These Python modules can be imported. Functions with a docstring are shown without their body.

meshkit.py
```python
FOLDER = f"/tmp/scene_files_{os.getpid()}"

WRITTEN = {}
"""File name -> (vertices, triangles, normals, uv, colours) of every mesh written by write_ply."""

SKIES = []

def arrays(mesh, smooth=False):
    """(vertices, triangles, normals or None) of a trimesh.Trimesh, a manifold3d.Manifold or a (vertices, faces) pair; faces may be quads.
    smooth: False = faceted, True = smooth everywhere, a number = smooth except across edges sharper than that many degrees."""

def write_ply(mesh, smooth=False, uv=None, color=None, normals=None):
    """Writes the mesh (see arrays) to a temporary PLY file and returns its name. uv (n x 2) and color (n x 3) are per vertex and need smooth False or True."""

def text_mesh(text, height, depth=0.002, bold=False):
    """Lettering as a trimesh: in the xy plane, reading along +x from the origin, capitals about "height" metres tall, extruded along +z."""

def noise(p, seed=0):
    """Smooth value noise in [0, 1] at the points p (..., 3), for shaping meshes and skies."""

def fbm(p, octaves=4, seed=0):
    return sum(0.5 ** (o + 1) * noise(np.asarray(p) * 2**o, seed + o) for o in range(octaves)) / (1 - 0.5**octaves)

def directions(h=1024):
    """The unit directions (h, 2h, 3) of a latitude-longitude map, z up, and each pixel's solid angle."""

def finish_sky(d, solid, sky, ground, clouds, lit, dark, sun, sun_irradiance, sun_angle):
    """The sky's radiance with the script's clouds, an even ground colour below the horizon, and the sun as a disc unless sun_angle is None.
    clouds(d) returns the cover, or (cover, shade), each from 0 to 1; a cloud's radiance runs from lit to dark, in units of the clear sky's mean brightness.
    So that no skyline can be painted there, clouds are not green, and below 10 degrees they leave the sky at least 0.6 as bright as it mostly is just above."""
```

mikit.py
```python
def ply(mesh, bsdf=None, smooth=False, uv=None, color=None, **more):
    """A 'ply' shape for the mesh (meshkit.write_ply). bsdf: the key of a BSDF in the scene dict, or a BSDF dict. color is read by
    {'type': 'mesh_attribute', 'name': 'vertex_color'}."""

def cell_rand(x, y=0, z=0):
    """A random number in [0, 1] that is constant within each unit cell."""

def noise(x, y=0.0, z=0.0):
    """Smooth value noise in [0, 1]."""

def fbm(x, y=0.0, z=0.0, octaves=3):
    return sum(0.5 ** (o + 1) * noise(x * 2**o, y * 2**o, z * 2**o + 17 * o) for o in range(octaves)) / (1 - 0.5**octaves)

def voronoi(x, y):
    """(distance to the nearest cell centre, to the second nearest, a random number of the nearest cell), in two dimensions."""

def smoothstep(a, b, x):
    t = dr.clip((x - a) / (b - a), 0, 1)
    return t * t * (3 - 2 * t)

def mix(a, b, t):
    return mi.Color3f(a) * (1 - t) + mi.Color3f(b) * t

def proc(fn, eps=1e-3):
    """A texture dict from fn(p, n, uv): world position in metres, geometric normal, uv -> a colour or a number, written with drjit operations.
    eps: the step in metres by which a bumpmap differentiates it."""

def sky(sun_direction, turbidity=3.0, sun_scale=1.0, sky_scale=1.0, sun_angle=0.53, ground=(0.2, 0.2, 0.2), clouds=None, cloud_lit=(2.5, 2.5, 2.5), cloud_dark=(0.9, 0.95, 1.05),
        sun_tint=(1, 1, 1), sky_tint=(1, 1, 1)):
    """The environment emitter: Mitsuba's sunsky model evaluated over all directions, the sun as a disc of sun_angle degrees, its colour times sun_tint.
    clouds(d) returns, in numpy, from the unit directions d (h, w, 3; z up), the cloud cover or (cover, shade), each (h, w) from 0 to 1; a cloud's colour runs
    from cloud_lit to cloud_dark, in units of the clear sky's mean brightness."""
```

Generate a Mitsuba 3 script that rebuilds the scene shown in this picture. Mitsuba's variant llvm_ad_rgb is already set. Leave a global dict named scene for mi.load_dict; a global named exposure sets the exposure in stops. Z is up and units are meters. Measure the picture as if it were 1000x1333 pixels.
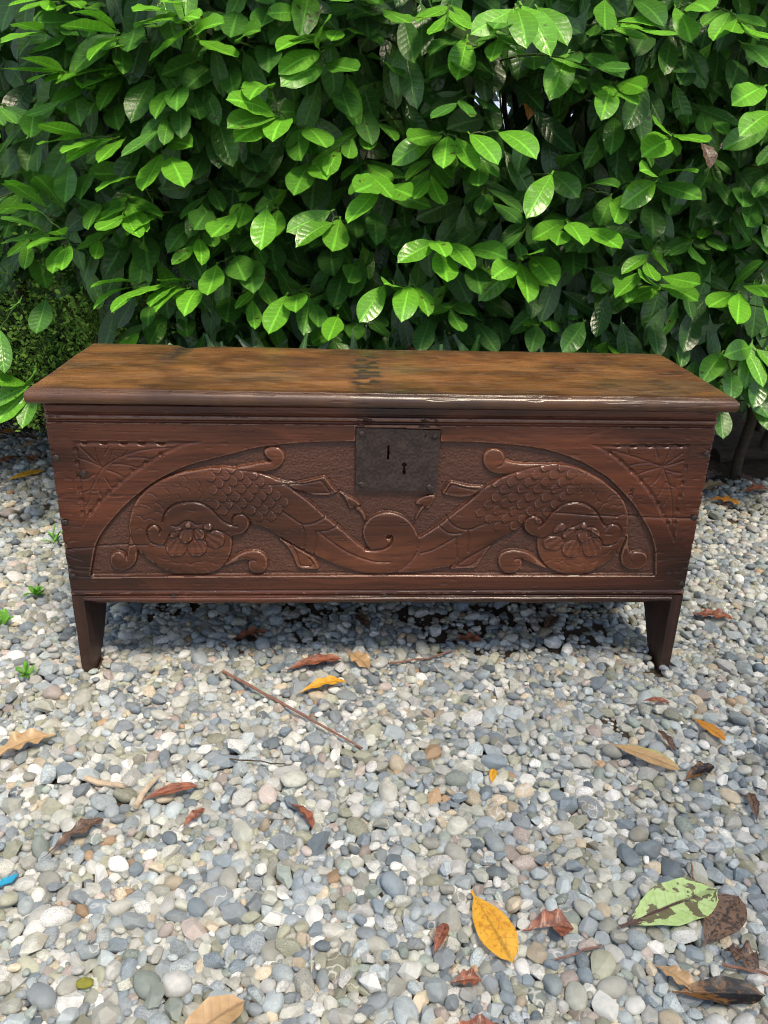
import math, numpy as np, trimesh, shapely, mitsuba as mi, mikit, meshkit, drjit as dr
from mitsuba import ScalarTransform4f as T
from scipy.spatial import cKDTree, ConvexHull
from scipy.ndimage import gaussian_filter, maximum_filter

# ---------------------------------------------------------------- camera, sky, exposure
CAM = np.array([-0.0763, -1.3223, 0.9092]); YAW, PITCH, ROLL, FPX = 0.0554, 0.4064, 0.0256, 1039.2
FWD = np.array([math.sin(YAW) * math.cos(PITCH), math.cos(YAW) * math.cos(PITCH), -math.sin(PITCH)])
RIGHT0 = np.array([math.cos(YAW), -math.sin(YAW), 0.0]); UP0 = np.cross(RIGHT0, FWD)
UP = -math.sin(ROLL) * RIGHT0 + math.cos(ROLL) * UP0
RIGHT = np.cross(FWD, UP)
scene, labels = {}, {}
scene['camera'] = {'type': 'perspective', 'fov': 2 * math.degrees(math.atan(500 / FPX)), 'fov_axis': 'x', 'near_clip': 0.02, 'far_clip': 200.0,
                   'to_world': T().look_at(origin=CAM.tolist(), target=(CAM + FWD).tolist(), up=UP.tolist())}
scene['daylight'] = mikit.sky([0.20, -0.42, 0.95], turbidity=3, sun_scale=0.3, sun_angle=15, sun_tint=(0.98, 1.0, 0.99), clouds=lambda d: 1.0, cloud_lit=(0.70, 0.81, 1.0))
exposure = 3.3

rng = np.random.default_rng(11)

# ---------------------------------------------------------------- helpers
def key(name, parent=None):
    k = (parent + '__' if parent else '') + name
    if k not in scene and k not in labels and not any(s.startswith(k + '__') for s in scene):
        return k
    i = 1
    while True:
        q = f'{k}_{i:03d}'
        if q not in scene and q not in labels:
            return q
        i += 1
COUNT = {}
def nkey(name, parent=None):
    k = (parent + '__' if parent else '') + name
    n = COUNT.get(k, 0); COUNT[k] = n + 1
    return k if n == 0 else f'{k}_{n:03d}'
def add(name, mesh, mat, parent=None, smooth=False, uv=None, normals=None, **lab):
    k = nkey(name, parent)
    if normals is not None:
        p = meshkit.write_ply((mesh.vertices, mesh.faces), False, uv, None, normals)
        scene[k] = {'type': 'ply', 'filename': p, 'face_normals': False, 'bsdf': {'type': 'ref', 'id': mat}}
    else:
        scene[k] = mikit.ply(mesh, mat, smooth=smooth, uv=uv)
    if lab: labels[k] = lab
    return k
def thing(name, label, cat, group=None):
    k = nkey(name); labels[k] = {'label': label, 'category': cat}
    if group: labels[k]['group'] = group
    return k
def tm(v, f): return trimesh.Trimesh(np.asarray(v, float), np.asarray(f, int), process=False)
def unit(a): a = np.asarray(a, float); return a / np.maximum(np.linalg.norm(a, axis=-1, keepdims=True), 1e-9)
def project(X):
    d = np.asarray(X) - CAM; z = d @ FWD
    return np.stack([500 + FPX * (d @ RIGHT) / z, 666.5 - FPX * (d @ UP) / z, z], -1)
def tube(pts, rad, n=7, cap=True):
    pts = np.asarray(pts, float); m = len(pts); rad = np.broadcast_to(rad, m)
    t = unit(np.gradient(pts, axis=0)); a = np.cross(t, [0.31, 0.2, 0.93]); a = unit(a); b = np.cross(t, a)
    ang = np.arange(n) * 2 * np.pi / n
    v = (pts[:, None] + rad[:, None, None] * (np.cos(ang)[None, :, None] * a[:, None] + np.sin(ang)[None, :, None] * b[:, None])).reshape(-1, 3)
    f = []
    for i in range(m - 1):
        for j in range(n):
            p, q = i * n + j, i * n + (j + 1) % n
            f += [[p, q, q + n], [p, q + n, p + n]]
    if cap:
        v = np.vstack([v, pts[0], pts[-1]]); c0, c1 = len(v) - 2, len(v) - 1
        for j in range(n):
            f += [[c0, (j + 1) % n, j], [c1, (m - 1) * n + j, (m - 1) * n + (j + 1) % n]]
    return tm(v, f)
def cat(ms): return trimesh.util.concatenate(ms)
def bez(a, b, sag, n=8, wob=0.0):
    t = np.linspace(0, 1, n)[:, None]; p = np.asarray(a) * (1 - t) + np.asarray(b) * t + np.asarray(sag) * 4 * t * (1 - t)
    return p + rng.normal(0, wob, p.shape) * np.sin(np.pi * t)

# ---------------------------------------------------------------- materials
S, MX, N, FB = mikit.smoothstep, mikit.mix, mikit.noise, mikit.fbm
def frac(x): return x - dr.floor(x)
def grain(p, ax=1.0):
    w = FB(p.x * 3.2 + 3, p.y * 9, p.z * 9, 3)
    g = 0.35 * N(p.x * 5.5 * ax + w * 2, 2.0, p.z * 70 + w * 9) + 0.65 * FB(p.x * 9 + w * 3, 5.0, p.z * 230 + w * 30, 3)
    f = N(p.x * 60, p.y * 300, p.z * 1100)
    return w, g, f
def pores(p): return S(0.66, 0.84, N(p.x * 20 + 3 * N(p.x * 50, 1.0, p.z * 90), 3.0, p.z * 430)) * S(0.3, 0.6, N(p.x * 7, 1.0, p.z * 30)) + 0.7 * S(0.70, 0.86, N(p.x * 9 + 40, 7.0, p.z * 300))
NAILS = [(-0.5711, 0.4385), (-0.5287, 0.4085), (-0.572, 0.3169), (0.572, 0.4544), (0.572, 0.33), (0.572, 0.1918), (0.0025, 0.1668), (0.3588, 0.1628), (-0.3922, 0.1684), (-0.572, 0.2089)]      # x, z of the nails in the front board
def c_front(p, n, uv):
    w, g, f = grain(p)
    c = MX((0.066, 0.0200, 0.0100), (0.110, 0.0335, 0.0155), S(0.2, 0.8, g)) * (1 - 0.32 * pores(p))
    c = c * (0.42 + 1.0 * S(0.25, 0.72, w)) * (0.86 + 0.28 * f)
    stain = S(0.12, 0.03, dr.abs(p.x - 0.02)) * S(0.46, 0.50, p.z + 0.04 * (N(p.x * 40, p.z * 40) - .5))       # ink-black iron stain round the lock
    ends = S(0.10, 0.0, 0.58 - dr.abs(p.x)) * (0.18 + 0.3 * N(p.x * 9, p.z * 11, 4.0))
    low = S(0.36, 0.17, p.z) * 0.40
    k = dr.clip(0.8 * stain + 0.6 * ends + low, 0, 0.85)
    for x, z in NAILS: k = dr.maximum(k, 0.75 * S(0.016, 0.005, dr.sqrt(dr.square(p.x - x) + dr.square((p.z - z) * 1.5)) + 0.006 * (N(p.x * 300, p.z * 300) - 0.5)))
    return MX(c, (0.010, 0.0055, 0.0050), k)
def c_dolphin(p, n, uv):
    w, g, f = grain(p)
    c = MX((0.072, 0.0230, 0.0110), (0.120, 0.0390, 0.0175), S(0.2, 0.8, g)) * (1 - 0.28 * pores(p))
    return c * (0.50 + 0.85 * S(0.25, 0.72, w)) * (0.88 + 0.24 * f)
def c_sunk(p, n, uv):
    w, g, f = grain(p)
    d = N(p.x * 420, p.z * 420)
    c = MX((0.046, 0.0185, 0.0115), (0.105, 0.0420, 0.0250), 0.5 * g + 0.5 * d)
    return c * (0.65 + 0.7 * w)
def r_wood(p, n, uv):
    return 0.20 + 0.20 * FB(p.x * 9, p.y * 40, p.z * 40, 2)
def h_wood(p, n, uv):
    w, g, f = grain(p)
    return 0.00016 * g + 0.00006 * f - 0.00022 * pores(p)
def MXf(a, b, t): return a + (b - a) * t
def c_lid(p, n, uv):
    w = FB(p.x * 3.1 + 3, p.y * 9, p.z * 5, 3)
    b = FB(p.x * 11.0 + 11, p.y * 20, 2.0, 4)
    g = FB(p.x * 22.0, p.y * 330 + w * 10, 1.0, 3)
    f = N(p.x * 42, p.y * 1000, p.z * 900)
    c = MX((0.088, 0.038, 0.0145), (0.195, 0.085, 0.027), S(0.30, 0.72, 0.78 * b + 0.22 * g))
    grey = S(0.52, 0.70, FB(p.x * 4.3 + 30, p.y * 12, 7.0, 3))
    c = MX(c, (0.085, 0.058, 0.032), 0.5 * grey)
    red = S(0.50, 0.66, FB(p.x * 5 + 70, p.y * 12, 3.0, 2)) * S(-.25, .3, p.x)
    c = MX(c, (0.130, 0.045, 0.015), 0.45 * red)
    dark = S(0.56, 0.74, FB(p.x * 20 + 50, p.y * 44, 3.0, 4)) * S(0.30, 0.55, FB(p.x * 4, p.y * 9, 8.0, 2))
    c = MX(c, (0.036, 0.019, 0.011), 0.5 * dark)
    # iron stains: the cross-shaped mark in the middle and the hinge mark near the left back corner
    wx = 0.012 * (N(p.x * 60, p.y * 60, 2.0) - 0.5)
    m1 = S(0.038, 0.014, dr.abs(p.x + 0.035 + wx)) * S(0.02, 0.06, p.y) * S(0.33, 0.26, p.y) * S(0.35, 0.55, N(p.x * 50, p.y * 75, 5.0))
    m2 = S(0.028, 0.006, dr.abs(p.x + 0.405 + wx - 0.12 * (p.y - 0.3))) * S(0.18, 0.24, p.y)
    m3 = S(0.09, 0.02, dr.abs(p.x - 0.01 + wx)) * S(0.035, 0.0, p.y)
    c = MX(c, (0.030, 0.020, 0.016), dr.clip(1.0 * m1 + 0.8 * m2 + 0.75 * m3, 0, 0.9))
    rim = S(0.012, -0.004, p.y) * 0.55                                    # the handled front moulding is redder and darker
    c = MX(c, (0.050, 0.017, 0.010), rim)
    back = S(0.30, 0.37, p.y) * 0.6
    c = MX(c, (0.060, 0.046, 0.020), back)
    pr = S(0.60, 0.80, N(p.x * 22, p.y * 380, 4.0)) * S(0.3, 0.65, N(p.x * 6, p.y * 30, 9.0))
    top_ = S(0.0, 0.02, p.y); mot = MXf(0.5, FB(p.x * 30, p.y * 100, 6.0, 3), top_); fl = S(0.68, 0.82, N(p.x * 50, p.y * 170, 2.0)) * top_
    return MX(c * (0.80 + 0.40 * f) * (0.60 + 0.8 * w) * (1 - 0.25 * pr) * (0.70 + 0.60 * mot), (0.20, 0.125, 0.065), 0.25 * fl)
def r_lid(p, n, uv):
    return 0.22 + 0.28 * FB(p.x * 7, p.y * 30, 3.0, 3)
def h_lid(p, n, uv):
    w = FB(p.x * 3.1 + 3, p.y * 9, p.z * 5, 2)
    pores = S(0.62, 0.8, N(p.x * 24, p.y * 420, p.z * 200))
    return 0.0005 * FB(p.x * 9.0, p.y * 210 + w * 8, p.z * 210, 3) - 0.0006 * pores
def c_leg(p, n, uv):
    w = FB(p.x * 20, p.y * 20, p.z * 3, 2); g = FB(p.x * 170, p.y * 150, p.z * 7, 3)
    c = MX((0.016, 0.0065, 0.0042), (0.048, 0.0175, 0.0095), g)
    c = c * (0.6 + 0.8 * w)
    return MX(c, (0.07, 0.045, 0.03), 0.55 * S(0.05, 0.0, p.z) * S(0.35, 0.7, N(p.x * 90, p.y * 90, p.z * 60)))
def h_leg(p, n, uv): return 0.0004 * FB(p.x * 170, p.y * 150, p.z * 8, 3)
def c_iron(p, n, uv):
    a = 0.35 * FB(p.x * 60, p.y * 60, p.z * 60, 3) + 0.65 * FB(p.x * 260, p.y * 260, p.z * 260, 3)
    return MX((0.024, 0.0165, 0.0150), (0.062, 0.042, 0.036), S(0.3, 0.75, a))
def r_iron(p, n, uv): return 0.36 + 0.3 * FB(p.x * 90, p.y * 90, p.z * 90, 3)
def h_iron(p, n, uv): return 0.0005 * FB(p.x * 140, p.y * 140, p.z * 140, 4)
P3 = mikit.proc
def bsdf(name, col, rough, bump=None, eps=1e-3, **k):
    b = {'type': 'principled', 'base_color': P3(col), 'roughness': rough if isinstance(rough, float) else P3(rough), **k}
    if bump: b = {'type': 'bumpmap', 'arbitrary': P3(bump, eps), 'scale': 1.0, 'bsdf': b}
    scene[name] = {'type': 'twosided', 'bsdf': b}
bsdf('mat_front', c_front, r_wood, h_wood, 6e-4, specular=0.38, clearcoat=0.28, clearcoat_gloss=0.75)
bsdf('mat_dolphin', c_dolphin, r_wood, h_wood, 6e-4, specular=0.40, clearcoat=0.32, clearcoat_gloss=0.75)
def c_worn_glint(p, n, uv):  # pale edge colour: wear plus highlights painted on the raised rims
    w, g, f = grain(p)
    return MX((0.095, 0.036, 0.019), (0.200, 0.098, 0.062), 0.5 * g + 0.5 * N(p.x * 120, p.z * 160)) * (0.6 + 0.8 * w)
bsdf('mat_worn_glint', c_worn_glint, 0.26, h_wood, 6e-4, specular=0.55, clearcoat=0.6, clearcoat_gloss=0.8)
bsdf('mat_sunk', c_sunk, 0.55, None, specular=0.5)
bsdf('mat_lid', c_lid, r_lid, h_lid, 5e-4, specular=0.55, clearcoat=0.6, clearcoat_gloss=0.85)
bsdf('mat_leg', c_leg, 0.5, h_leg, 5e-4, specular=0.5)
bsdf('mat_iron', c_iron, r_iron, h_iron, 5e-4, specular=0.5, metallic=0.25)

# leaves: uv.x = (0..1 across) + 2 * a random whole number, uv.y = (0..1 along) + 2 * class
def leaf_uv(uv):
    iu, iv = dr.floor(uv.x * 0.5), dr.floor(uv.y * 0.5)
    return uv.x - 2 * iu, uv.y - 2 * iv, iu / 97.0, iv
def leaf_veins(u, v):
    s = dr.abs(u - 0.5) * 2
    ph = v * 9.0 - s * (1.5 - 0.5 * s) + 0.35 * S(0, 0.02, u - 0.5)
    d = dr.abs(frac(ph) - 0.5) * 2
    side = S(0.80, 1.0, d) * S(1.0, 0.75, s)
    mid = S(0.085, 0.02, s * S(1.25, 0.2, v))
    return s, d, side, mid
def c_leaf(p, n, uv):
    u, v, r, k = leaf_uv(uv)
    s, d, side, mid = leaf_veins(u, v)
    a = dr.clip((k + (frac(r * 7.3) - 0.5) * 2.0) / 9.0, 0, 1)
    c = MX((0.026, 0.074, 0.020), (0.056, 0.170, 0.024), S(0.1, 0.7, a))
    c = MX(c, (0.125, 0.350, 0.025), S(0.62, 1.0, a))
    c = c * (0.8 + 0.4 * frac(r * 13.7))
    c = MX(c, (0.12, 0.125, 0.060), S(0.75, 1.0, frac(r * 29.1)) * S(0.6, 0.3, a) * 0.35)        # dusty greyish old leaves
    c = c * (0.88 + 0.24 * FB(p.x * 90, p.y * 90, p.z * 90, 2))
    c = MX(c, c * 1.6 + mi.Color3f(0.020, 0.045, 0.008), dr.clip(0.55 * side + 0.95 * mid, 0, 1))
    spot = S(0.74, 0.80, FB(p.x * 70, p.y * 70, p.z * 70, 2)) * S(0.6, 0.9, frac(r * 17.9))
    return MX(c, (0.06, 0.030, 0.010), spot * 0.8)
def t_leaf(p, n, uv):
    u, v, r, k = leaf_uv(uv)
    return 0.25 + 0.75 * S(3.0, 9.0, k)
def h_leaf(p, n, uv):
    u, v, r, k = leaf_uv(uv)
    s, d, side, mid = leaf_veins(u, v)
    return -0.0007 * d * d * S(1.0, 0.7, s) - 0.0010 * mid + 0.0004 * N(u * 12, v * 16, r * 97)
def r_leaf(p, n, uv):
    u, v, r, k = leaf_uv(uv)
    return 0.24 + 0.22 * frac(r * 5.3)
def leafy(col, rough, bump, scale, trans, gloss):
    c = P3(col)
    return {'type': 'bumpmap', 'arbitrary': P3(bump, 6e-4), 'scale': scale, 'bsdf': {'type': 'blendbsdf', 'weight': gloss,
        'thin': {'type': 'principledthin', 'base_color': c, 'roughness': 0.5, 'eta': 1.45, 'spec_trans': 0.0, 'diff_trans': trans},
        'waxy': {'type': 'twosided', 'bsdf': {'type': 'principled', 'base_color': c, 'roughness': P3(rough), 'specular': 0.75, 'clearcoat': 0.5, 'clearcoat_gloss': 0.75}}}}
scene['mat_leaf'] = leafy(c_leaf, r_leaf, h_leaf, 0.6, 0.9, 0.58)

# fallen leaves: class = colouring
def c_fallen(p, n, uv):
    u, v, r, k = leaf_uv(uv)
    s, d, side, mid = leaf_veins(u, v)
    b = FB(u * 5 + r * 97, v * 9 + r * 31, 0.0, 4); b2 = FB(u * 14 + r * 57, v * 26, 3.0, 3)
    yel = MX((0.62, 0.29, 0.020), (0.72, 0.42, 0.05), b)
    yel = MX(yel, (0.42, 0.13, 0.02), S(0.58, 0.70, b2) * 0.5)
    red = MX((0.15, 0.048, 0.027), (0.32, 0.110, 0.058), S(0.3, 0.7, b))
    red = MX(red, (0.30, 0.16, 0.12), S(0.55, 0.7, b2) * 0.6)
    grn = MX((0.36, 0.52, 0.17), (0.52, 0.66, 0.32), b2)
    blot = 0.85 * S(0.585, 0.64, b) + S(0.13, 0.07, v + 0.12 * (b2 - 0.5)) + S(0.10, 0.02, s) * S(0.75, 0.55, v)
    grn = MX(grn, (0.10, 0.055, 0.045), dr.clip(blot, 0, 1))
    brn = MX((0.11, 0.062, 0.042), (0.22, 0.135, 0.09), b)
    brn = MX(brn, (0.035, 0.028, 0.028), S(0.50, 0.60, b2) * 0.8)
    wet = MX((0.014, 0.012, 0.015), (0.16, 0.075, 0.024), S(0.40, 0.62, b + 0.35 * S(0.5, 0.0, v) - 0.12))
    tan = MX((0.34, 0.21, 0.10), (0.55, 0.37, 0.20), b)
    tan = MX(tan, (0.25, 0.42, 0.06), S(0.25, 0.6, u - 0.5 + 0.4 * (b - 0.5)) * S(6.5, 7.5, k))
    org = MX((0.42, 0.15, 0.025), (0.62, 0.30, 0.05), b)
    c = yel
    for i, q in ((1, red), (2, grn), (3, brn), (4, wet), (5, tan), (6, org), (7, tan)):
        c = dr.select(k > i - 0.5, q, c)
    return MX(c, c * 0.55, dr.clip(0.35 * side + 0.7 * mid, 0, 1))
scene['mat_fallen'] = leafy(c_fallen, lambda p, n, uv: 0.35 + 0.2 * N(p.x * 90, p.y * 90, p.z * 90), h_leaf, 0.35, 0.6, 0.6)

# stones: uv = two random numbers of the stone
PAL = [(0.37, 0.37, 0.335), (0.25, 0.28, 0.305), (0.46, 0.465, 0.445), (0.54, 0.54, 0.525), (0.30, 0.305, 0.24), (0.44, 0.38, 0.29), (0.37, 0.32, 0.295), (0.17, 0.205, 0.235), (0.32, 0.36, 0.375), (0.36, 0.25, 0.16), (0.39, 0.40, 0.355), (0.27, 0.31, 0.285)]
CUM = np.cumsum([0.17, 0.17, 0.11, 0.08, 0.07, 0.035, 0.035, 0.08, 0.16, 0.006, 0.07, 0.04])
def c_stone(p, n, uv):
    c = mi.Color3f(*PAL[-1])
    for q, t in list(zip(PAL, CUM / CUM[-1]))[-2::-1]:
        c = dr.select(uv.x < float(t), mi.Color3f(*q), c)
    r = uv.y
    c = c * (0.62 + 0.64 * frac(r * 7.7))
    q = mi.Point3f(p.x + r * 13, p.y - r * 7, p.z + r * 3)
    a = FB(q.x * 160, q.y * 160, q.z * 160, 3)
    sp = N(q.x * 900, q.y * 900, q.z * 900)
    k = S(0.55, 0.95, frac(r * 31.3))
    c = c * (0.84 + 0.40 * a) * (1 - 0.30 * k * S(0.55, 0.85, sp) + 0.25 * k * S(0.45, 0.15, sp))
    lay = N(q.x * 30 + 9 * r, q.y * 30, q.z * 260 + 6 * a)
    c = c * (1 + 0.25 * (lay - 0.5) * S(0.5, 0.9, frac(r * 17.1)))
    vein = S(0.035, 0.0, dr.abs(FB(q.x * 55, q.y * 55, q.z * 55, 2) - 0.5)) * S(0.82, 0.9, frac(r * 47.9))
    c = MX(c, (0.6, 0.58, 0.54), 0.7 * vein)
    dirt = S(0.55, 0.8, FB(q.x * 45, q.y * 45, q.z * 45, 3)) * S(0.4, 0.9, frac(r * 23.9))
    return MX(c, (0.20, 0.16, 0.085), 0.5 * dirt)
bsdf('mat_stone', c_stone, 0.62, None, specular=0.4)
def c_soil(p, n, uv):
    a = FB(p.x * 60, p.y * 60, 1.0, 4)
    soil = MX((0.026, 0.020, 0.016), (0.085, 0.062, 0.045), a)
    f1, f2, r = mikit.voronoi(p.x * 42, p.y * 42)
    st = MX((0.20, 0.20, 0.19), (0.50, 0.48, 0.44), r) * S(0.02, 0.22, f2 - f1)
    far = S(1.3, 1.7, dr.sqrt(dr.square(p.x) * 0.7 + dr.square(dr.minimum(p.y, 0.0)) * 1.9)) * S(1.0, 0.6, p.y)
    return MX(soil, st, far)
bsdf('mat_soil', c_soil, 0.9, None, specular=0.2)
def flat(name, lo, hi, sc=80.0, rough=0.6, **k):
    bsdf(name, lambda p, n, uv: MX(lo, hi, FB(p.x * sc, p.y * sc, p.z * sc, 3)), rough, None, **k)
flat('mat_bark', (0.030, 0.022, 0.014), (0.085, 0.065, 0.040), 120, 0.8)
flat('mat_shoot', (0.035, 0.070, 0.015), (0.090, 0.140, 0.030), 60, 0.5)
flat('mat_twig', (0.13, 0.060, 0.040), (0.28, 0.15, 0.11), 150, 0.7)
flat('mat_paletwig', (0.36, 0.27, 0.18), (0.58, 0.48, 0.36), 150, 0.7)
flat('mat_pipe', (0.26, 0.27, 0.28), (0.46, 0.47, 0.48), 40, 0.4)
flat('mat_post', (0.16, 0.14, 0.10), (0.30, 0.27, 0.20), 50, 0.7)
flat('mat_moss', (0.10, 0.12, 0.02), (0.30, 0.28, 0.04), 220, 0.9)
flat('mat_plastic', (0.0, 0.22, 0.42), (0.01, 0.34, 0.55), 60, 0.25)
def c_small(p, n, uv):
    return MX((0.130, 0.280, 0.040), (0.350, 0.560, 0.110), frac(uv.x * 7.1) * 0.8 + 0.2 * N(p.x * 50, p.y * 50, p.z * 50))
scene['mat_small'] = {'type': 'principledthin', 'base_color': P3(c_small), 'roughness': 0.45, 'eta': 1.4, 'spec_trans': 0.0, 'diff_trans': 0.6}

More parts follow.
